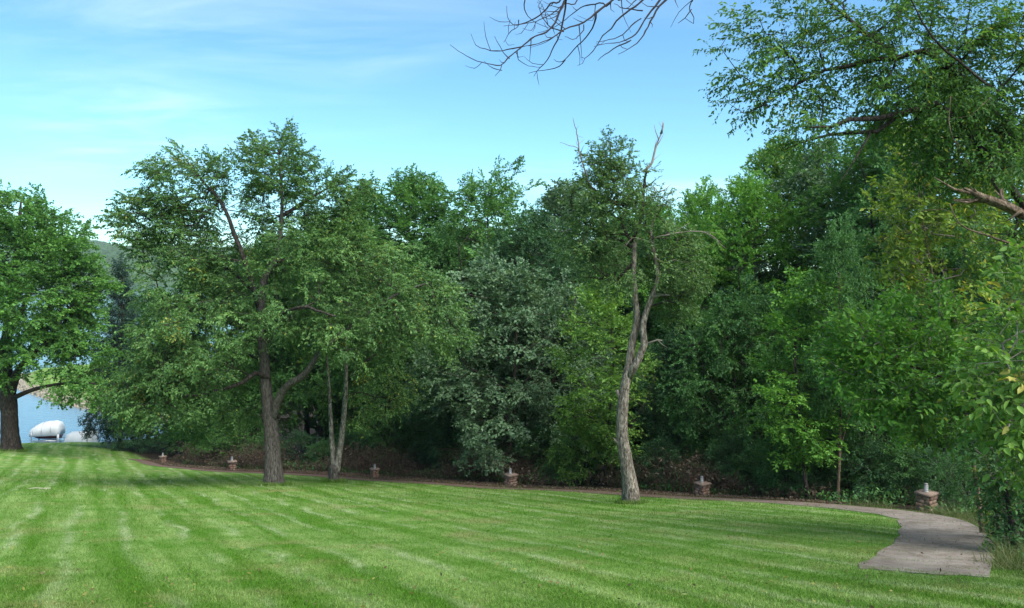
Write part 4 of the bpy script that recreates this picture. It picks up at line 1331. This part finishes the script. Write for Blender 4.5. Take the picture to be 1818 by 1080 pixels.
def blades(r, xy, hmin, hmax, wid, lean):
    n = len(xy)
    b0 = np.column_stack([xy, hgt(xy[:, 0], xy[:, 1]) - 0.005])
    az = r.uniform(0, 6.283, n)
    d = np.column_stack([np.cos(az), np.sin(az), np.zeros(n)])
    ln = np.abs(r.normal(0, lean, n))
    hh = r.uniform(hmin, hmax, n)
    tip = b0 + d * (hh * ln)[:, None] + np.array([0, 0, 1]) * hh[:, None]
    az2 = r.uniform(0, 6.283, n)
    sd = np.column_stack([np.cos(az2), np.sin(az2), np.zeros(n)]) * (wid * r.uniform(0.6, 1.3, n))[:, None]
    g = MB()
    g.add(np.stack([b0 - sd, b0 + sd, tip], 1).reshape(-1, 3), tris=np.arange(3 * n).reshape(-1, 3))
    return g, np.clip(r.normal(0.45, 0.22, n), 0, 1)


r = np.random.default_rng(3)
n = 430000
yy = 7.0 / (1 - r.uniform(0, 1, n) * (1 - 7.0 / 40))
xx = yy * r.uniform(-0.74, 0.74, n)
# keep off the path and the wood
okm = (poly_sd(xx, yy, WOOD) < -0.02) | (yy < 11.3)
dmin = np.full(n, 1e9)
for q in range(0, len(PATHL), 1):
    rx_, ry_ = xx - PATHL[q, 0], yy - PATHL[q, 1]
    al = np.abs(rx_ * PT[q, 0] + ry_ * PT[q, 1])
    ac = np.abs(rx_ * PN[q, 0] + ry_ * PN[q, 1])
    dmin = np.minimum(dmin, np.maximum(ac - PW[q] / 2, al - (0.27 if q else 0.01)) - 0.01)
okm &= dmin > -(0.10 + 0.10 * np.sin(xx * 5 + yy * 4)) * r.uniform(0, 1, n) ** 2
xy = np.column_stack([xx, yy])[okm]
tuft = []
for px_, py_, D_, rr_ in [(1121, 895, 24.6, 0.32), (487, 864, 32.6, 0.5), (593, 858, 36, 0.32), (18, 798, 52, 0.8)]:
    c_ = P(px_, py_, D_)[:2]
    a_ = r.uniform(0, 6.283, 900)
    tuft.append(c_ + np.column_stack([np.cos(a_), np.sin(a_)]) * (rr_ + np.abs(r.normal(0, 0.10, 900)))[:, None])
ntuft = 3600
xy = np.vstack([xy] + tuft)
sc = np.clip(xy[:, 1] / 14, 0.75, 2.2)
sc[-ntuft:] *= 1.9
nearf = 1 + 0.35 * sm(15, 9, xy[:, 1])
g, tn = blades(r, xy, 0.022 * sc * nearf, 0.05 * sc * nearf, 0.0042 * sc * nearf, 0.8)
tn = np.clip((tn - 0.45) * 1.0 + 0.45, 0, 1)
obj('lawn_grass', g.mesh('lawn_grass', grass_mat('grass_blades', 0), attrs={'tint': ('FACE', tn)}), kind='stuff', label='short mown grass of the lawn')

nf = 2600
yy = 7.0 / (1 - r.uniform(0, 1, nf) * (1 - 7.0 / 38)); xx = yy * r.uniform(-0.74, 0.74, nf)
kp = (poly_sd(xx, yy, WOOD) < -0.1) & (np.array([np.hypot(PATHL[:, 0] - a_, PATHL[:, 1] - b_).min() for a_, b_ in zip(xx, yy)]) > 0.85)
kp &= r.uniform(0, 1, nf) < 0.35 + 0.65 * sm(9, 1, np.minimum.reduce([np.hypot(xx - P(*q)[0], yy - P(*q)[1]) for q in ((487, 864, 32.6), (1121, 895, 24.6), (593, 858, 36))]))
xx, yy = xx[kp], yy[kp]
c = np.column_stack([xx, yy, hgt(xx, yy) + r.uniform(0.03, 0.055, len(xx))])
a = unit(r.normal(0, 1, (len(c), 3)) * [1, 1, 0.3])
bb = unit(np.cross(a, unit(r.normal(0, 0.4, (len(c), 3)) + [0, 0, 1])))
s_ = r.uniform(0.016, 0.036, (len(c), 1))
g = MB()
g.add(np.stack([c - a * s_, c + bb * s_ * 0.5, c + a * s_, c - bb * s_ * 0.5], 1).reshape(-1, 3), np.arange(4 * len(c)).reshape(-1, 4))
obj('fallen_leaves', g.mesh('fallen_leaves', leafmat('fallen_leaf', (0.05, 0.035, 0.02), (0.14, 0.10, 0.03), (0.20, 0.17, 0.04), (0.22, 0.20, 0.08), 0.1, gain=1.0), attrs={'tint': ('FACE', r.uniform(0, 1, len(c)))}), kind='stuff',
    label='few fallen yellow and brown leaves scattered on the lawn')

# taller dry grass and weeds along the near right edge of the path
n = 7000
k = r.integers(0, 26, n)
off = np.abs(r.normal(0, 0.5, (n, 1)))
xy = PATHL[k] + PT[k] * r.uniform(-0.5, 0.5, (n, 1)) + PN[k] * (PW[k][:, None] / 2 + 0.02 + off)
n2 = 5000
xy = np.vstack([xy, np.column_stack([6.9 + 2.6 * r.uniform(0, 1, n2) ** 0.7, r.uniform(8.6, 12.0, n2)])])
xy = xy[(xy[:, 0] > 0.535 * xy[:, 1] + 1.55 - 0.02 * xy[:, 1]) | (xy[:, 1] > 11)]
xy = xy[(np.hypot(xy[:, None, 0] - pier_xy[None, :, 0], xy[:, None, 1] - pier_xy[None, :, 1]) > 0.95).all(1)]
hs = 0.08 + 0.38 * r.uniform(0, 1, len(xy)) ** 2
g, tn = blades(r, xy, hs * 0.5, hs, 0.006, 1.1)
obj('weeds', g.mesh('weeds', leafmat('dry_grass', (0.030, 0.045, 0.015), (0.062, 0.072, 0.024), (0.12, 0.105, 0.05), (0.2, 0.17, 0.09)), attrs={'tint': ('FACE', np.clip(tn, 0, 1))}),
    kind='stuff', label='tall dry grass and weeds beside the near end of the path')

# ------------------------------------------------------------------ lantern piers
M['brick'] = plain('pier_block', (0.19, 0.118, 0.082), 0.9, 0.2, var=0.35, scale=5, bmp=0.6)
M['brick2'] = plain('pier_block_pale', (0.24, 0.16, 0.115), 0.9, 0.2, var=0.3, scale=5, bmp=0.6)
M['mortar'] = plain('pier_mortar', (0.07, 0.055, 0.045), 0.95, 0.1)
M['cap'] = plain('pier_cap', (0.20, 0.145, 0.108), 0.9, 0.2, var=0.3, scale=4, bmp=0.5)
M['jar'] = plain('lantern_glass', (0.30, 0.29, 0.27), 0.3, 0.5, var=0.15, scale=6, bmp=0)
M['lid'] = plain('lantern_metal', (0.20, 0.19, 0.18), 0.5, 0.4, metal=0.3)
g = MB(); box(g, (0, 0, 0.20), (0.42, 0.42, 0.44)); core = g.mesh('core', M['mortar'])
bricks = []
for mt in ('brick', 'brick2'):
    g = MB(); box(g, (0, 0, 0), (0.224, 0.06, 0.088), taper=0.985); bricks.append(g.mesh('brick', M[mt]))
g = MB(); box(g, (0, 0, 0.03), (0.60, 0.60, 0.06), taper=0.97); capm = g.mesh('cap', M['cap'])


def lathe(mb, prof, sides=14):
    prof = np.asarray(prof, float)
    a = np.arange(sides) * 2 * math.pi / sides
    V = np.stack([np.outer(prof[:, 0], np.cos(a)), np.outer(prof[:, 0], np.sin(a)), np.repeat(prof[:, 1:2], sides, 1)], -1).reshape(-1, 3)
    i, j = np.meshgrid(np.arange(len(prof) - 1), np.arange(sides), indexing='ij')
    j2 = (j + 1) % sides
    mb.add(V, np.stack([i * sides + j, i * sides + j2, (i + 1) * sides + j2, (i + 1) * sides + j], -1).reshape(-1, 4))


g = MB(); lathe(g, [(0, 0), (0.085, 0), (0.085, 0.02), (0.072, 0.03), (0.072, 0.17), (0.06, 0.185), (0, 0.186)]); jarm = g.mesh('glass', M['jar'], True)
g = MB(); lathe(g, [(0, 0.186), (0.07, 0.187), (0.075, 0.2), (0.05, 0.22), (0, 0.224)]); lidm = g.mesh('lid', M['lid'], True)
g = MB()
for z_ in (0.05, 0.11, 0.16):
    lathe(g, [(0.073, z_), (0.078, z_), (0.078, z_ + 0.008), (0.073, z_ + 0.008)])
cagem = g.mesh('cage', M['lid'])
plabs = ['low block pier with lantern at the bend of the path', 'lantern pier in shadow between the forked tree and the bend', 'lantern pier just left of the pale forked tree',
         'lantern pier just right of the slim twin-stemmed tree', 'lantern pier just left of the big grey trunk', 'lantern pier at the far lakeward end of the path']
r = np.random.default_rng(9)
for q, (px, py, D_) in enumerate(PIERS):
    x, y = P(px, py, D_)[:2]
    s = [1.0, 0.95, 1.02, 0.9, 1.05, 0.9][q]
    t_ = thing('lantern_pier', plabs[q], 'pier', (x, y, H1(x, y) - 0.03), 'lantern piers along the path', [0.62, 0.55, 0.6, 0.45, 0.5, 0.8][q])
    t_.scale = (s * 0.8, s * 0.8, s * 1.1)
    obj('core', core, t_)
    for cz in range(4):
        z_ = 0.075 + cz * 0.098
        for sd in range(4):
            for e_ in (-1, 1):
                a_ = sd * math.pi / 2
                u_ = e_ * 0.117 + (0.03 if (cz + sd) % 2 else -0.03)
                ro = 0.216 + r.uniform(-0.004, 0.006)
                bx_, by_ = u_ * math.cos(a_) - (-ro) * math.sin(a_), u_ * math.sin(a_) + (-ro) * math.cos(a_)
                o = obj('brick', bricks[r.integers(0, 2)], t_, (bx_, by_, z_))
                o.rotation_euler.z = a_ + r.normal(0, 0.012)
    o = obj('cap', capm, t_, (0, 0, 0.432))
    o.rotation_euler.z = r.normal(0, 0.03)
    lp = obj('lantern', jarm, t_, (r.uniform(-0.06, 0.02), 0, 0.493))
    obj('lid', lidm, lp)
    obj('cage', cagem, lp)

# ------------------------------------------------------------------ lakeside things
M['white_cover'] = plain('white_vinyl', (0.5, 0.51, 0.49), 0.55, 0.3, var=0.12, scale=1.2, bmp=0.4)
M['alu'] = plain('aluminium', (0.42, 0.43, 0.44), 0.4, 0.5, metal=0.7, bmp=0)
M['red_hull'] = plain('red_hull', (0.16, 0.03, 0.03), 0.3, 0.5, bmp=0)
M['black'] = plain('black_vinyl', (0.02, 0.02, 0.022), 0.5, 0.3, bmp=0)
M['turq'] = plain('turquoise_plastic', (0.03, 0.32, 0.36), 0.4, 0.4, bmp=0)


def loft(sections):
    """closed rings -> mesh builder"""
    g = MB()
    n, k = len(sections), len(sections[0])
    V = np.concatenate([np.asarray(s) for s in sections])
    i, j = np.meshgrid(np.arange(n - 1), np.arange(k), indexing='ij')
    q = np.stack([i * k + j, i * k + (j + 1) % k, (i + 1) * k + (j + 1) % k, (i + 1) * k + j], -1).reshape(-1, 4)
    c0, c1 = np.asarray(sections[0]).mean(0), np.asarray(sections[-1]).mean(0)
    kk = np.arange(k)
    g.add(np.vstack([V, c0, c1]), q, np.vstack([np.stack([(kk + 1) % k, kk, np.full(k, n * k)], -1), np.stack([(n - 1) * k + kk, (n - 1) * k + (kk + 1) % k, np.full(k, n * k + 1)], -1)]))
    return g


LX = P(84, 760, 77)
lift = thing('watercraft_lift', 'lift with a bulging white canopy cover at the water edge', 'boat lift', (LX[0], 77, WATER - 0.4), rz=math.radians(8))
lift.scale = (0.82, 0.82, 0.95)
zt = P(0, 771, 77)[2] - (WATER - 0.4)
secs = []
for u, wv, hv, dz in [(-1.78, 0.62, 0.42, 0.0), (-1.6, 0.95, 0.72, 0.0), (-1.1, 1.1, 1.0, 0.02), (-0.5, 1.14, 1.24, 0.04), (0.3, 1.16, 1.33, 0.06), (1.0, 1.15, 1.34, 0.08), (1.45, 1.1, 1.26, 0.06), (1.66, 0.9, 0.98, 0.05)]:
    a = np.linspace(0, math.pi, 11)
    ring = [(u, -math.cos(x) * wv * (1 + 0.03 * math.sin(7 * x + u * 3)), zt + dz + hv * math.sin(x) ** 0.6 * (1 + 0.02 * math.sin(9 * x + 4 * u))) for x in a]
    ring += [(u * 0.98, wv * 0.9, zt + dz - 0.05), (u * 0.98, -wv * 0.9, zt + dz - 0.05)]
    secs.append(ring)
obj('canopy_cover', loft(secs).mesh('canopy_cover', M['white_cover'], True), lift)
for u in (-1.2, -0.2, 0.8):
    g = MB()
    a = np.linspace(0.08, math.pi - 0.08, 15)
    wv = np.interp(u, [-1.78, -1.1, -0.5, 1.0], [0.62, 1.1, 1.14, 1.15]); hv = np.interp(u, [-1.78, -1.6, -1.1, -0.5, 0.3, 1.0], [0.42, 0.72, 1.0, 1.24, 1.33, 1.34])
    tube(g, np.column_stack([np.full(15, u), -np.cos(a) * wv * 1.03, zt + 0.05 + hv * np.sin(a) ** 0.6 * 1.01]), np.full(15, 0.022), 5)
    obj('strap', g.mesh('strap', M['alu'], True), lift)
for sx, sy in ((-1.35, -1), (1.5, -1), (-1.35, 1), (1.5, 1)):
    g = MB(); box(g, (sx, sy, zt / 2 - 0.3), (0.09, 0.09, zt + 0.8)); obj('post', g.mesh('post', M['alu']), lift)
for sy in (-1, 1):
    g = MB(); box(g, (0.08, sy * 0.96, 0.42), (2.9, 0.07, 0.1)); obj('rail', g.mesh('rail', M['alu']), lift)
for sx in (-0.8, 0.9):
    g = MB(); box(g, (sx, 0, 0.36), (0.1, 1.95, 0.08)); obj('cradle_bar', g.mesh('cradle_bar', M['alu']), lift)
g = MB(); box(g, (1.62, -1.06, zt / 2 + 0.2), (0.22, 0.06, zt * 0.9)); obj('skirt', g.mesh('skirt', M['white_cover']), lift)
ski = thing('jet_ski', 'dark red personal watercraft resting under the white canopy', 'watercraft', (LX[0] - 0.05, 77, WATER + 0.02), rz=math.radians(8))
secs = []
for u, wv, z0, z1 in [(-1.45, 0.06, 0.42, 0.5), (-1.2, 0.3, 0.2, 0.55), (-0.7, 0.5, 0.05, 0.58), (0, 0.58, 0.0, 0.5), (0.8, 0.58, 0.0, 0.44), (1.3, 0.52, 0.05, 0.42)]:
    secs.append([(u, -wv, z1), (u, -wv * 0.95, (z0 + z1) / 2), (u, 0, z0), (u, wv * 0.95, (z0 + z1) / 2), (u, wv, z1), (u, wv * 0.5, z1 + 0.05), (u, -wv * 0.5, z1 + 0.05)])
obj('hull', loft(secs).mesh('hull', M['red_hull'], True), ski)
secs = []
for u, wv, z1 in [(-0.35, 0.14, 0.86), (0.0, 0.18, 0.78), (0.5, 0.19, 0.76), (0.95, 0.17, 0.82)]:
    secs.append([(u, -wv, 0.48), (u, wv, 0.48), (u, wv * 0.8, z1), (u, -wv * 0.8, z1)])
obj('seat', loft(secs).mesh('seat', M['black'], True), ski)
g = MB(); tube(g, [(-0.5, 0, 0.55), (-0.42, 0, 0.95)], [0.1, 0.06], 8); tube(g, [(-0.42, -0.36, 0.98), (-0.45, 0, 0.95), (-0.42, 0.36, 0.98)], [0.02, 0.025, 0.02], 6)
obj('handlebar', g.mesh('handlebar', M['black'], True), ski)

TX = P(143, 780, 74)
tarp = thing('covered_boat', 'low slanted white tarp-covered boat beside the canopy lift', 'boat', (TX[0], 74, WATER - 0.1), rz=math.radians(-6))
tarp.scale = (1, 1, 1.15)
secs = []
for u, wv, hv in [(-1.42, 0.5, 0.15), (-1.15, 0.8, 0.75), (-0.85, 0.92, 1.24), (-0.2, 0.98, 1.28), (0.5, 0.98, 1.30), (1.05, 0.95, 1.34), (1.28, 0.85, 1.30), (1.34, 0.6, 0.3)]:
    secs.append([(u, -wv, 0.0), (u, -wv * 0.98, hv * 0.55), (u + 0.02, -wv * 0.8, hv * 0.93), (u, 0, hv), (u, wv * 0.8, hv * 0.93), (u, wv * 0.98, hv * 0.55), (u, wv, 0.0)])
obj('tarp', loft(secs).mesh('tarp', M['white_cover'], True), tarp)
g = MB(); box(g, (0, 0, 0.0), (2.5, 1.5, 0.2)); obj('hull', g.mesh('hull', M['alu']), tarp)
for sy in (-0.9, 0.9):
    g = MB(); tube(g, [(-1.2, sy, 0.02), (0, sy * 1.1, 0.03), (1.2, sy, 0.02)], [0.03] * 3, 6); obj('tie_rope', g.mesh('tie_rope', M['black'], True), tarp)
for px, D_, top, lab in [(155, 71.5, 738, 'thin grey mooring pole in front of the tarp-covered boat'), (172, 75, 742, 'slender grey pole at the right end of the tarp-covered boat'), (55, 75.5, 768, 'short grey pole left of the canopy lift')]:
    x = P(px, 0, D_)[0]
    g = MB(); zt_ = P(0, top, D_)[2] - WATER
    tube(g, [(0, 0, -1.2), (0.01, 0, zt_ * 0.5), (0.03, 0, zt_)], [0.035, 0.035, 0.03], 8)
    lathe(g, [(0.0, zt_ - 0.01), (0.06, zt_), (0.05, zt_ + 0.04), (0.0, zt_ + 0.07)], 8)
    obj('mooring_pole', g.mesh('mooring_pole', M['alu'], True), None, (x, D_, WATER), label=lab, category='pole', group='mooring poles')
x, y = P(194, 0, 62)[0], 62
bk = thing('bucket', 'small white bucket on the grass left of the dark bush', 'bucket', (x, y, H1(x, y)))
g = MB(); lathe(g, [(0, 0), (0.16, 0.0), (0.2, 0.42), (0.215, 0.43), (0.215, 0.45), (0.19, 0.45), (0.15, 0.03), (0, 0.03)]); obj('pail', g.mesh('pail', M['white_cover'], True), bk)
g = MB(); a = np.linspace(0, math.pi, 9); tube(g, np.column_stack([np.cos(a) * 0.21, np.full(9, -0.02), 0.42 - np.sin(a) * 0.12 + 0.0]), [0.008] * 9, 5); obj('handle', g.mesh('handle', M['alu'], True), bk)
x, y = P(196, 0, 101)[0], 101
ky = thing('kayak', 'turquoise kayak lying on the grassy spit across the water', 'kayak', (x, y, H1(x, y)), rz=math.radians(-10))
secs = []
for u, wv in [(-1.5, 0.03), (-1.1, 0.2), (-0.5, 0.34), (0, 0.37), (0.5, 0.34), (1.1, 0.2), (1.5, 0.03)]:
    secs.append([(u, -wv, 0.22), (u, -wv * 0.7, 0.05), (u, 0, 0.0), (u, wv * 0.7, 0.05), (u, wv, 0.22), (u, wv * 0.6, 0.36), (u, -wv * 0.6, 0.36)])
obj('hull', loft(secs).mesh('hull', M['turq'], True), ky)
g = MB(); lathe(g, [(0.24, 0.365), (0.27, 0.38), (0.24, 0.395)], 14); obj('cockpit_rim', g.mesh('cockpit_rim', M['black'], True), ky)
x, y = P(70, 0, 27.5)[0], 27.5
g = MB(); z_ = H1(x, y)
p, ra = resample([(-0.38, 0, 0.03), (-0.1, 0.02, 0.05), (0.15, -0.01, 0.035), (0.38, 0.03, 0.045)], [0.016, 0.02, 0.019, 0.014], 0.08)
tube(g, p, ra, 7, 0.08)
tube(g, [(0.1, -0.01, 0.04), (0.2, -0.07, 0.06)], [0.01, 0.005], 5)
obj('stick', g.mesh('stick', plain('pale_wood', (0.30, 0.30, 0.2), 0.8, 0.2)), None, (x, y, z_), label='pale stick lying on the lawn at the left', category='stick')

# stones and bushes on the spit
r = np.random.default_rng(21)
edge = np.array([(-77, 122), (-71, 112), (-65, 106), (-56.6, 98), (-45, 89.5), (-35, 84)], float)
e3, _ = resample(np.column_stack([edge, np.zeros(len(edge))]), np.ones(len(edge)), 0.25)
g = MB()
ico = np.array([(1, 0, 0), (-1, 0, 0), (0, 1, 0), (0, -1, 0), (0, 0, 1), (0, 0, -1)], float)
fc = np.array([(0, 2, 4), (2, 1, 4), (1, 3, 4), (3, 0, 4), (2, 0, 5), (1, 2, 5), (3, 1, 5), (0, 3, 5)])
for p in e3:
    for _ in range(7):
        dd = r.uniform(-0.6, 1.5)
        q = p[:2] + np.array([0.55, 0.83]) * dd + r.normal(0, 0.15, 2)
        s = r.uniform(0.12, 0.36)
        g.add(ico * s * r.uniform(0.6, 1.2, (6, 3)) + [q[0], q[1], H1(q[0], q[1]) + s * 0.1], tris=fc)
obj('riprap', g.mesh('riprap', plain('shore_stone', (0.20, 0.18, 0.135), 0.9, 0.2, var=0.4, scale=0.8)), kind='stuff', label='pale stones along the edge of the spit')
for px, D_, top, lf, lab in [(85, 126, 645, 'fresh', 'light green bush on the near tip of the spit'), (130, 118, 655, 'green', 'green bush in the middle of the spit'), (175, 108, 668, 'green', 'green bush on the spit behind the turquoise kayak'), (235, 96, 700, 'deep', 'bush where the spit joins the wood')]:
    wood('shrub', px, D_, top, lf, lab, 1.1, 'shrub', 'shrub', 'bushes on the spit')

# ------------------------------------------------------------------ thin summer haze over the lake
g = MB()
box(g, (-100, 1270, 20), (3200, 2760, 80))
m = bpy.data.materials.new('haze')
m.use_nodes = True
m.node_tree.nodes.clear()
pv = N(m.node_tree, 'ShaderNodeVolumePrincipled')
pv.inputs['Color'].default_value = (0.86, 0.93, 1.0, 1)
pv.inputs['Density'].default_value = 0.00012
pv.inputs['Anisotropy'].default_value = 0.2
mo = N(m.node_tree, 'ShaderNodeOutputMaterial')
m.node_tree.links.new(pv.outputs[0], mo.inputs['Volume'])
obj('haze', g.mesh('haze', m), kind='stuff', label='thin haze in the air over the lake')
cy.volume_bounces = 0
